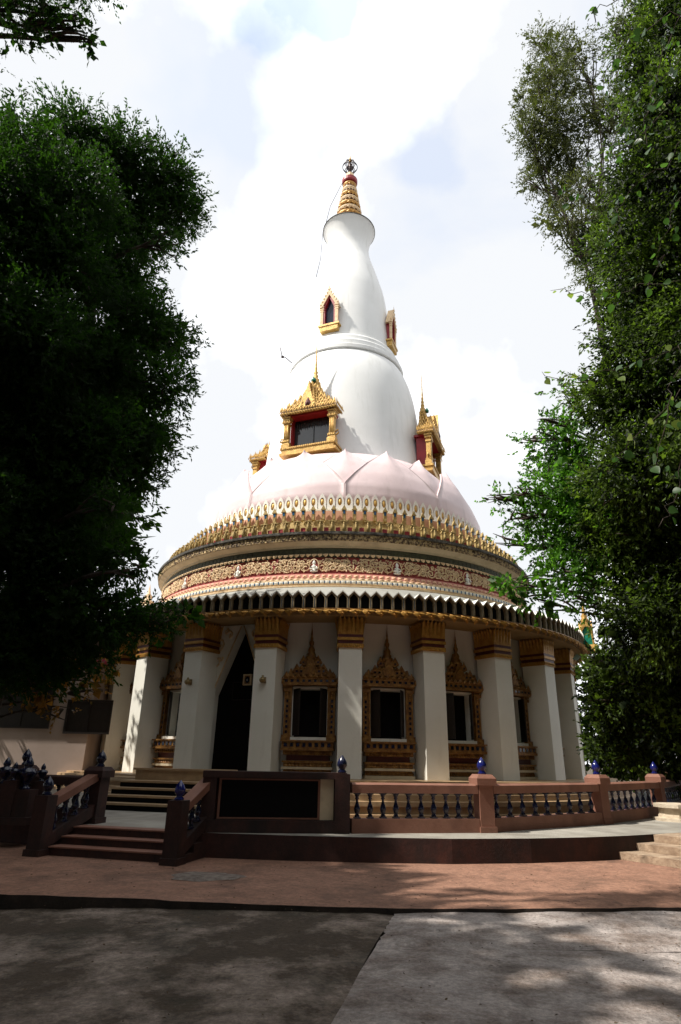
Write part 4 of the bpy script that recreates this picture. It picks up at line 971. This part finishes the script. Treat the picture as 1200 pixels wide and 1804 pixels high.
    b = MB(); b.lathe([(0, 4.66), (0.14, 4.7), (0.16, 4.82), (0.06, 4.98), (0, 5.05)], 8, M=T(0, -0.22, -0.22)); b.build('green_jewel', M['greentile'], d)
for th in (-20.5, 70.0, -112.5): dormer(th)

# small arched niches on the upper bell
def niche_window(th):
    d = empty('niche_window', polar(th, 2.90, 25.5), radians(th)); d.parent = SP; d.scale = (0.95, 0.5, 1)
    b = MB(); b.box((0, -0.10, -0.16), (1.18, 0.75, 0.34), top=1.06); b.box((0, -0.14, 0.06), (1.40, 0.85, 0.12)); b.build('sill', M['gold'], d)
    for s_ in (-1, 1):
        b = MB(); x = s_ * 0.50
        b.box((x, -0.30, 0.80), (0.20, 0.24, 1.36)); b.box((x, -0.30, 1.15), (0.26, 0.28, 0.06)); b.box((x, -0.30, 1.32), (0.28, 0.30, 0.07)); b.box((x, -0.30, 1.48), (0.30, 0.32, 0.08))
        arch_leaf(b, x + s_ * 0.06, 1.5, 0.16, 0.42, -0.35); b.build('pillar', M['creamw'], d)
    b = MB(); b.prism([(-0.40, 0.12), (-0.30, 0.12), (-0.30, 1.4), (0, 2.1), (0.30, 1.4), (0.30, 0.12), (0.40, 0.12), (0.44, 1.5), (0, 2.45), (-0.44, 1.5)], -0.35, 0.35); b.build('reveal', M['red'], d)
    b = MB(); b.prism([(-0.30, 0.12), (0.30, 0.12), (0.30, 1.4), (0, 2.1), (-0.30, 1.4)], 0.05, 0.08); b.build('pane', M['navyglass'], d)
    b = MB(); o1 = [(-0.66, 1.42), (0, 2.78), (0.66, 1.42), (0.48, 1.42), (0, 2.30), (-0.48, 1.42)]
    b.prism(o1, -0.50, 0.30)
    for k_ in range(6):
        t = (k_ + .5) / 6
        for s_ in (-1, 1): arch_leaf(b, s_ * 0.64 * (1 - t), 1.45 + 1.28 * t, 0.13, 0.22, -0.52)
    arch_leaf(b, 0, 2.6, 0.14, 0.5, -0.48); b.build('gable', M['creamw'], d)
for th in (-21.0, 70.0): niche_window(th)
#--TREES--
# ------------------------------------------------------------------ trees
def leaf_mesh(name, pts, dirs, size, mat_, droop=0.25, seed=1, width=0.42, fold=0.25):
    """folded leaf blades (two triangles each) at pts pointing along dirs"""
    R_ = np.random.default_rng(seed); n_ = len(pts)
    d = dirs + R_.normal(0, 0.45, (n_, 3)); d[:, 2] -= droop
    d /= np.linalg.norm(d, axis=1)[:, None] + 1e-9
    u = R_.normal(0, 1, (n_, 3)); u[:, 2] *= 0.6
    s_ = np.cross(d, u); s_ /= np.linalg.norm(s_, axis=1)[:, None] + 1e-9
    nrm = np.cross(d, s_)
    sz = size * R_.uniform(0.6, 1.25, n_)[:, None]
    a = pts; c = pts + d * sz
    m_ = pts + d * sz * 0.42
    l = m_ + s_ * sz * width * 0.5 + nrm * sz * fold * 0.3; r = m_ - s_ * sz * width * 0.5 + nrm * sz * fold * 0.3
    V = np.stack([a, l, c, r], 1).reshape(-1, 3).astype(np.float32)
    me = bpy.data.meshes.new(name); me.vertices.add(4 * n_); me.vertices.foreach_set('co', V.ravel())
    me.loops.add(6 * n_); me.polygons.add(2 * n_)
    base = (np.arange(n_) * 4)[:, None]
    idx = (base + np.array([[0, 2, 1, 0, 3, 2]])).ravel().astype(np.int32)
    me.loops.foreach_set('vertex_index', idx)
    me.polygons.foreach_set('loop_start', (np.arange(2 * n_) * 3).astype(np.int32))
    me.update(calc_edges=True); me.validate()
    me.materials.append(mat_)
    return me
def blob_leaves(blobs, per_m3, size, seed, twig=0.55, k=9, squash=1.0, shell=0.6, maxn=200000):
    """leaf positions on short twigs filling ellipsoidal clumps; returns points, directions and twig lines"""
    R_ = np.random.default_rng(seed); P_, D_ = [], []
    for (c, r, dens) in blobs:
        c = np.array(c); r = np.array([r, r * 1.15, r * 0.95]) if np.isscalar(r) else np.array(r)
        nt_ = max(6, int(per_m3 * dens * r[0] * r[1] * r[2]) )
        q = R_.normal(0, 1, (nt_, 3)); q /= np.linalg.norm(q, axis=1)[:, None]
        # lumpy radius so that the outline is uneven
        lump = 1 + 0.22 * np.sin(q[:, 0] * 5 + c[0]) * np.sin(q[:, 1] * 6 + c[1] * 2) + 0.15 * np.sin(q[:, 2] * 7 + c[2] * 3 + q[:, 0] * 4)
        rad = R_.uniform(0, 1, nt_) ** shell * lump
        base = c + q * r * rad[:, None]
        td = q * 0.9 + R_.normal(0, 0.55, (nt_, 3)); td[:, 2] += 0.15; td /= np.linalg.norm(td, axis=1)[:, None]
        tl_ = twig * R_.uniform(0.5, 1.3, nt_)
        for j in range(k):
            t = (j + R_.uniform(0, 1, nt_)) / k
            P_.append(base + td * (tl_ * t)[:, None] + R_.normal(0, 0.05 * twig, (nt_, 3))); D_.append(td)
    P_ = np.concatenate(P_); D_ = np.concatenate(D_)
    if len(P_) > maxn:
        s_ = R_.choice(len(P_), maxn, replace=False); P_, D_ = P_[s_], D_[s_]
    return P_, D_
def px_blobs(lst, depth, jit=1.0, seed=3):
    R_ = random.Random(seed); out = []
    for q in lst:
        x, y, r = q[:3]; dens = q[3] if len(q) > 3 else 1.0; dz = q[4] if len(q) > 4 else R_.uniform(-jit, jit)
        p_ = at(x, y, depth + dz); out.append((p_[:], r * pxm(p_), dens))
    return out
def limb(b, p0, p1, r0, r1, R_, sag=0.0, n_=7):
    p0 = Vector(p0); p1 = Vector(p1); L_ = (p1 - p0).length; pts = []; rs = []
    o1 = Vector((R_.uniform(-1, 1), R_.uniform(-1, 1), R_.uniform(0, 1))) * L_ * 0.10
    for i in range(n_):
        t = i / (n_ - 1); pts.append(p0.lerp(p1, t) + o1 * sin(pi * t) + Vector((R_.gauss(0, 1), R_.gauss(0, 1), R_.gauss(0, 1))) * L_ * 0.012 * (0 < i < n_ - 1)); rs.append(r0 * (1 - t) ** 0.8 + r1)
    b.tube(pts, rs, 7)
    return pts
def tree(name, label, root, top, r0, blobs, lm, per, size, seed, cat='tree', group=None, twig=0.55, k=9, droop=0.25, width=0.42, extra=None, maxn=200000, shell=0.6, nlimb=None, fill=0.35, limb_r=0.22):
    """trunk with limbs to every clump, and a crown of leaf blades"""
    o = empty(name, root); tag(o, label, cat, group); R_ = random.Random(seed); R3 = Vector(root)
    b = MB(); root = Vector(root); top = Vector(top)
    tp = []; n_ = 12
    for i in range(n_):
        t = i / (n_ - 1); tp.append(root.lerp(top, t) + Vector((sin(t * 5 + seed), cos(t * 4 + seed), 0)) * 0.18 * t * (root - top).length * 0.12)
    b.tube([p_ - R3 for p_ in tp], [r0 * 1.35 if i == 0 else r0 * (1 - 0.8 * i / n_) for i in range(n_)], 10)
    o_t = b.build('trunk', M['bark'], o)
    b = MB()
    for (c, r, dens) in (blobs if nlimb is None else blobs[:nlimb]):
        c = Vector(c)
        near = min(tp[2:], key=lambda p_: (p_ - c).length + 1.6 * max(0, p_.z - c.z + 0.5))
        rr = r if np.isscalar(r) else r[0]
        pts = limb(b, near - R3, c - R3, max(0.03, r0 * limb_r), 0.012, R_)
        for q in range(5):
            dv = Vector((R_.gauss(0, 1), R_.gauss(0, 1), R_.gauss(0.2, 0.8))).normalized() * rr * 0.85
            limb(b, pts[-1 - R_.randint(0, 2)], c - R3 + dv, 0.035, 0.008, R_, n_=5)
    if b.v: tag(b.build('limbs', M['bark'], o), kind='stuff')
    P_, D_ = blob_leaves(blobs, per, size, seed, twig, k, maxn=maxn, shell=shell)
    if extra is not None: P_ = np.concatenate([P_, extra[0]]); D_ = np.concatenate([D_, extra[1]])
    if fill:
        inner = [(c, (r if np.isscalar(r) else r[0]) * 0.62, dens) for c, r, dens in blobs if dens > 0.55]
        Pf, Df = blob_leaves(inner, per * fill, size * 2.4, seed + 50, twig, 5, maxn=60000, shell=0.4)
        me = leaf_mesh('inner_leaves', Pf - np.array(R3), Df, size * 2.3, lm, droop, seed + 1, 0.7)
        tag(link('inner_leaves', me, o), kind='stuff')
    me = leaf_mesh('crown', P_ - np.array(R3), D_, size, lm, droop, seed, width)
    c_ = link('crown', me, o); tag(c_, kind='stuff')
    return o

# the big dark tree at the left, in front of the hall
LB = [(40, 270, 72), (130, 245, 62), (215, 275, 60), (290, 320, 62), (320, 372, 45), (130, 350, 85, 0.8), (20, 340, 85), (235, 400, 70), (300, 430, 30, 0.6), (90, 460, 95), (200, 500, 75), (255, 570, 60), (300, 600, 48), (290, 680, 52), (180, 640, 85), (60, 600, 100),
      (265, 770, 55), (240, 840, 48), (170, 780, 85), (60, 760, 100), (110, 880, 85), (200, 890, 40, 0.8), (30, 930, 90), (130, 980, 70, 0.8), (205, 985, 48, 0.8), (245, 1000, 25, 0.7), (60, 1060, 90), (160, 1080, 70), (230, 1090, 48), (95, 1150, 70), (20, 1160, 70), (175, 1150, 40, 0.7), (290, 1095, 34, 0.9, 1.0), (320, 1085, 18, 0.7, 1.0), (-60, 500, 110), (-60, 700, 110), (-60, 900, 110), (-70, 340, 80)]
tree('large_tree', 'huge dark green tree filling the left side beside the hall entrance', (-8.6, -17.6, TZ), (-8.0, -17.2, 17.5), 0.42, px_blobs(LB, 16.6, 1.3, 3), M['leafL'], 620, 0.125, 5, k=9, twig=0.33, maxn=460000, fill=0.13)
# overhanging branch from a tree beside the camera (top left corner)
OB = [(30, 10, 45, 1.2, 0), (75, 5, 42, 1.2, 0), (118, 28, 24, 1.2, 0), (140, 55, 20, 1.2, 0), (158, 74, 13, 1.2, 0), (10, 55, 26, 0.8, 0), (50, 62, 18, 0.6, 0), (85, 50, 18, 0.6, 0), (190, -12, 20, 0.6, 0), (225, -12, 12, 0.5, 0), (0, -60, 90, 1, 0), (120, -60, 70, 1, 0)]
ob = px_blobs(OB, 8.0, 0.3, 5)
ob += [((-7.5, -27.0, 12.5), 2.6, 0.12), ((-10.5, -28.5, 11.0), 2.8, 0.12), ((-6.0, -30.5, 12.0), 2.5, 0.12), ((-9.5, -24.5, 12.0), 2.6, 0.12), ((-12.5, -26.0, 9.5), 2.6, 0.12), ((-7.5, -32.5, 10.0), 2.6, 0.12), ((-11.5, -31.5, 9.0), 2.8, 0.12)]
ob = [q if i < len(OB) else (q[0], q[1], 0.02) for i, q in enumerate(ob)]
tree('overhanging_tree', 'tree whose leafy branch hangs into the top left corner of the sky', (-10.0, -27.5, -0.2), (-8.6, -27.0, 12.0), 0.34, ob, M['leafL'], 1500, 0.055, 6, k=8, twig=0.2, maxn=150000, fill=0.1, limb_r=0.06, nlimb=5)
# right side: dark creeper covered tree
RB = [(1170, 60, 75), (1185, 200, 85), (1130, 150, 50, 0.7), (1160, 330, 85), (1115, 300, 50, 0.7), (1150, 460, 90), (1085, 430, 55, 0.8), (1110, 545, 62), (1180, 600, 90), (1090, 610, 45, 0.9), (1130, 700, 90), (1060, 700, 50), (1025, 680, 32, 0.5), (1170, 820, 95), (1100, 840, 75), (1150, 950, 95), (1090, 960, 65), (1165, 1080, 95), (1105, 1090, 55, 0.8), (1160, 1200, 90, 1, 4.5), (1110, 1250, 60, 1, 4.5), (1150, 1325, 60, 1, 5.5), (1085, 1330, 36, 1, 5.5), (1260, 300, 100), (1260, 560, 100), (1260, 800, 100), (1260, 1050, 100), (1250, 1250, 100, 1, 5)]
tree('creeper_covered_tree', 'massive dark tree smothered in creepers along the right edge', (11.2, -18.2, TZ), (10.6, -17.8, 17.0), 0.42, px_blobs(RB, 17.2, 1.4, 4), M['leafR'], 430, 0.135, 8, k=9, twig=0.42, droop=0.45, maxn=330000, fill=0.25)
# feathery tree behind it
FB = [(950, 75, 24, 0.8), (985, 95, 34, 0.8), (1025, 90, 30, 0.6), (935, 130, 20, 0.7), (970, 150, 38), (1015, 165, 34, 0.7), (925, 185, 24), (960, 215, 36), (1000, 230, 34), (1035, 215, 22, 0.5), (925, 240, 24), (955, 275, 34), (1005, 290, 34), (940, 320, 26, 0.8), (985, 345, 34, 0.8), (1030, 330, 30, 0.8), (965, 385, 22, 0.6), (1000, 395, 32, 0.7), (1045, 400, 34, 0.8), (1020, 445, 26, 0.7), (1050, 480, 34, 0.8), (1085, 350, 40, 0.8), (1080, 200, 45, 0.8), (1110, 60, 40)]
tree('feathery_tree', 'airy olive tree with fine twigs against the sky at upper right', (12.5, -9.5, TZ), (11.2, -9.6, 24.0), 0.30, px_blobs(FB, 25.5, 1.2, 9), M['leafF'], 330, 0.145, 10, k=9, twig=0.5, maxn=110000, droop=0.1, width=0.4, fill=0.12, limb_r=0.12)
# bright green tree in the middle
CB = [(1000, 760, 38), (960, 800, 32), (1010, 820, 48), (965, 850, 40), (925, 870, 26, 0.5), (880, 880, 24, 0.28), (900, 915, 26, 0.30), (945, 915, 40, 0.7), (1000, 900, 52), (885, 945, 20, 0.25), (960, 965, 36, 0.9), (1020, 970, 50), (985, 1010, 36), (1045, 1030, 45, 0.8), (1000, 1060, 26, 0.5), (1040, 1080, 26, 0.5), (940, 770, 18, 0.3), (920, 780, 14, 0.3), (960, 740, 18, 0.3), (990, 690, 26, 0.4), (1050, 900, 60), (860, 880, 12, 0.3), (905, 1035, 16, 1.4, 1), (925, 1050, 15, 1.2, 1), (950, 1060, 18, 1.2, 1), (890, 1030, 9, 1, 1)]
tree('bright_green_tree', 'bright green tree reaching its thin branches over the round roof at right', (10.2, -15.2, TZ), (9.4, -15.4, 10.5), 0.22, px_blobs(CB, 18.6, 0.8, 12), M['leafC'], 420, 0.13, 14, k=9, twig=0.4, maxn=110000, width=0.5, fill=0.2, limb_r=0.15)
# shrubs at the foot, lower right
SBs = [(1065, 1180, 36), (1100, 1200, 45), (1150, 1190, 50), (1075, 1240, 40), (1120, 1270, 50), (1180, 1270, 55), (1070, 1310, 34), (1110, 1320, 38), (1165, 1325, 42), (1200, 1310, 50), (1050, 1165, 18, 0.7)]
tree('leafy_shrub', 'leafy green shrub crowding the right end of the balustrade', (11.6, -12.6, TZ), (11.4, -12.6, 4.6), 0.10, px_blobs(SBs, 21.5, 0.8, 15), M['leafR'], 300, 0.13, 17, cat='shrub', k=9, twig=0.4, maxn=60000, width=0.55)
# russet bush over the annex
OBs = [(60, 1150, 50, 0.7), (110, 1170, 40, 0.7), (150, 1190, 32, 0.6), (175, 1215, 26, 0.5), (80, 1215, 40, 0.6), (110, 1250, 26, 0.5), (30, 1200, 40, 0.6), (190, 1170, 20, 0.6)]
tree('russet_shrub', 'shrub with russet leaves and magenta flowers in front of the annex', (-10.4, -14.6, TZ), (-10.2, -14.6, 3.6), 0.08, px_blobs(OBs, 20.5, 0.5, 16), M['leafO'], 120, 0.14, 19, cat='shrub', k=8, twig=0.4, maxn=30000, width=0.6)
fl = [(137, 1128), (142, 1135), (120, 1120), (150, 1172), (160, 1170), (172, 1165), (182, 1160), (108, 1160), (146, 1178), (186, 1170), (165, 1176)]
fp = np.concatenate([np.array(at(x, y, 20.0)[:]) + np.random.default_rng(i).normal(0, 0.05, (7, 3)) for i, (x, y) in enumerate(fl)])
fo = bpy.data.objects['russet_shrub']; me = leaf_mesh('flowers', fp - np.array(fo.location), np.random.default_rng(3).normal(0, 1, fp.shape), 0.10, M['flower'], 0, 2, 0.9)
tag(link('flowers', me, fo), kind='stuff')
# second dark tree added behind the big one to keep sun off the columns
BB = [((-9.5, -13.2, 9.5), 2.2, 1), ((-10.5, -12.5, 12.5), 2.3, 1), ((-9.0, -13.5, 14.5), 1.9, 1), ((-12.5, -13.0, 10.0), 2.4, 1), ((-8.2, -14.0, 11.8), 1.6, 1), ((-12.0, -12.5, 15.0), 2.0, 1), ((-8.0, -14.8, 8.4), 1.3, 1), ((-13.5, -14.0, 7.0), 2.0, 1), ((-14.5, -11.0, 5.0), 2.2, 1), ((-14.8, -11.5, 3.5), 2.0, 1)]
tree('added_shade_tree', 'second dark tree added behind the huge left one to shade the columns', (-11.0, -13.0, TZ), (-10.6, -12.8, 14.0), 0.28, BB, M['leafL'], 60, 0.3, 23, k=8, twig=0.6, maxn=60000, fill=0.5)
KB_ = px_blobs([(1050, 1190, 40), (1085, 1230, 50), (1060, 1290, 50), (1100, 1330, 50), (1040, 1330, 30), (1130, 1260, 60), (1150, 1180, 60), (1075, 1175, 25), (1030, 1260, 24)], 44.0, 2.0, 41)
tree('distant_tree', 'dark low tree behind the hall, seen between it and the shrub at right', (20.0, 12.0, -0.3), (20.0, 12.0, 5.0), 0.25, KB_, M['leafR'], 30, 0.34, 43, k=8, twig=0.8, maxn=40000, fill=0.5)
# the grove the viewer stands under: left of, behind and right of the frame, unseen and massed to cut the light
R_ = random.Random(31); GB = []
for i in range(122):                       # behind the viewer, tall
    x = R_.uniform(-24, 24); y = -DIST - R_.uniform(2.5, 24) - abs(x) * 0.1; zlo = 9.0 if (abs(x) < 12 and y > -46) else 2.0
    GB.append(((x, y, R_.uniform(zlo, 25)), R_.uniform(2.2, 3.6), 1))
for i in range(90):                        # both flanks
    sd = R_.choice((-1, 1)); y = R_.uniform(-36, -13); d_ = (y + DIST)
    GB.append(((sd * (R_.uniform(14, 22) + max(0, d_) * 0.25), y, R_.uniform(2.5, 21 if sd < 0 else 24)), R_.uniform(2.2, 3.4), 1))
for i in range(80):                        # added close on the right to darken the columns, outside the frame
    y = R_.uniform(-27, -12); GB.append(((11.5 + 0.45 * (y + 27) + R_.uniform(0, 5), y, R_.uniform(2, 20)), R_.uniform(1.8, 2.8), 1.6))
for i in range(46):                        # canopy added between sun and lane to shade it, left of the frame
    x = R_.uniform(-19, -8.6); GB.append(((x, R_.uniform(-34, -24.5), R_.uniform(9.5, 15) + 0.25 * (-8 - x)), R_.uniform(1.9, 2.7), 1.6))
for i in range(26):  # more clumps added at right to darken the far columns
    GB.append(((R_.uniform(12.5, 17), R_.uniform(-17, -8), R_.uniform(2, 17)), R_.uniform(1.6, 2.3), 1.6))
for i in range(40):  # more clumps added at left to block light from the terrace
    GB.append(((R_.uniform(-19, -10), R_.uniform(-23, -15), R_.uniform(4, 16)), R_.uniform(1.6, 2.4), 1.6))
for i in range(12):
    GB.append(((R_.uniform(-17, -9.5), R_.uniform(-29, -24), R_.uniform(12, 17)), R_.uniform(1.9, 2.7), 1.6))
def in_view(c, r):
    q = CM.inverted() @ Vector(c)
    if q.z > -0.5: return q.length < r + 3.0
    m_ = (r + 1.4) * F_PX / -q.z
    x = 600 + F_PX * q.x / -q.z; y = 902 - F_PX * q.y / -q.z
    return -m_ < x < 1200 + m_ and -m_ < y < 1804 + m_
GB = [q for q in GB if not in_view(q[0], q[1] * 1.35) and not (q[0][1] > -20 and abs(q[0][0]) < 11) and not (q[0][1] > -17 and q[0][0] < 0 and q[0][2] > 8)]
GP, GD = blob_leaves(GB, 11, 0.6, 33, 0.9, 6, maxn=240000)
me = leaf_mesh('grove', GP, GD, 0.85, M['leafR'], 0.2, 34, 0.62)
tag(link('grove', me), kind='stuff')

# broad leaves of the creeper hanging close to the viewer: each leaf a part
vb = MB()
ol = [(0, 0), (0.30, 0.10), (0.42, 0.32), (0.30, 0.62), (0.10, 0.88), (0, 1.0)]
vs = [(0, 0, 0)]; 
L1 = [(x, y, 0.10 * x - 0.12 * y * y) for x, y in ol]; L2 = [(-x, y, 0.10 * x - 0.12 * y * y) for x, y in ol]
vs = L1 + L2[1:-1]
mid = [(0, 0.32, -0.03), (0, 0.65, -0.07)]
vs += mid
a_, b_ = len(vs) - 2, len(vs) - 1
fs = [(0, 1, a_), (1, 2, a_), (2, 3, a_), (3, b_, a_), (3, 4, b_), (4, 5, b_), (0, a_, 6), (6, a_, 7), (7, a_, 8), (8, a_, b_), (8, b_, 9), (9, b_, 5)]
vb.add(vs, fs, 0, True); LEAFM = vb.mesh('leaf', M['leafBig']); LEAFP = vb.mesh('leaf', M['leafPale'])
vine = empty('hanging_creeper', (6.2, -26.0, 0)); tag(vine, 'creeper with broad single leaves trailing in front of the trees at right', 'creeper')
V0 = Vector(vine.location); stem = MB(); R_ = random.Random(21)
strands = [([(1230, -60), (1130, -20), (1060, 10), (1035, 30)], 16, 7.2), ([(1220, 30), (1120, 60), (1075, 110), (1060, 170)], 22, 7.4), ([(1230, 90), (1150, 140), (1095, 220), (1075, 300)], 26, 7.6), ([(1210, 170), (1130, 230), (1060, 290), (1010, 350), (975, 340)], 24, 7.8), ([(1220, 230), (1150, 300), (1090, 370), (1060, 440)], 22, 7.8),
           ([(1200, 500), (1110, 510), (1040, 522), (970, 512)], 14, 8.2), ([(1200, 620), (1100, 650), (1020, 665), (955, 655)], 16, 8.4), ([(1230, 560), (1190, 640), (1180, 740), (1160, 830)], 24, 7.4), ([(1240, 720), (1200, 800), (1185, 880), (1160, 930)], 18, 7.4), ([(1200, 690), (1130, 760), (1090, 800), (1075, 830)], 12, 8.2), ([(1240, -40), (1180, 60), (1150, 160), (1140, 260)], 26, 7.3), ([(1240, 300), (1190, 360), (1160, 430), (1150, 520)], 20, 7.6)]
pale = {5: 0.6, 6: 0.45, 9: 0.3, 3: 0.25}
for si, (pp, cnt, dep) in enumerate(strands):
    W3 = [at(x, y, dep) - V0 for x, y in pp]
    fine = []
    for i in range(len(W3) - 1):
        for t in (0, 0.25, 0.5, 0.75): fine.append(W3[i].lerp(W3[i + 1], t) + Vector((R_.gauss(0, .04), R_.gauss(0, .08), R_.gauss(0, .04))))
    fine.append(W3[-1]); stem.tube(fine, [0.006] * (len(fine) - 1) + [0.003], 4)
    for i in range(cnt):
        t = (i + R_.random()) / cnt * (len(fine) - 1.01); j = int(t); p_ = fine[j].lerp(fine[j + 1], t - j)
        o = link('leaf', LEAFP if R_.random() < pale.get(si, 0.02) else LEAFM, vine)
        s_ = R_.uniform(0.07, 0.145)
        o.location = p_ + Vector((R_.gauss(0, .07), R_.gauss(0, .10), R_.gauss(0, .05))); o.scale = (s_, s_, s_)
        o.rotation_euler = (R_.gauss(-1.0, 0.6), R_.gauss(0, 0.6), R_.uniform(0, 2 * pi))
stem.build('stem', M['bark'], vine)

# fallen leaves and grit on the road and the lane
LP = []; R3_ = np.random.default_rng(77)
for i in range(900):
    x = R3_.uniform(-6, 6); y = R3_.uniform(-29, -21.6)
    z = 0.006 if y > np.interp(x, ex, ey) + 0.05 else road_z(x, y) + 0.012
    LP.append((x, y, z))
LP = np.array(LP); LD = R3_.normal(0, 1, LP.shape); LD[:, 2] = 0.05
me = leaf_mesh('fallen_leaves', LP, LD * 3, 0.035, mat('dry_leaf', (0.16, 0.10, 0.05), (0.05, 0.03, 0.02), 0.8, scale=30), 0.0, 78, 0.6, 0.6)
me.vertices.foreach_get('co', (co := np.zeros(len(me.vertices) * 3, np.float32)))
zz = co.reshape(-1, 3); zz[:, 2] = np.repeat(LP[:, 2], 4) + np.clip(zz[:, 2] - np.repeat(LP[:, 2], 4), 0, 0.02) * 0.6
me.vertices.foreach_set('co', zz.ravel()); me.update()
tag(link('fallen_leaves', me), kind='stuff')
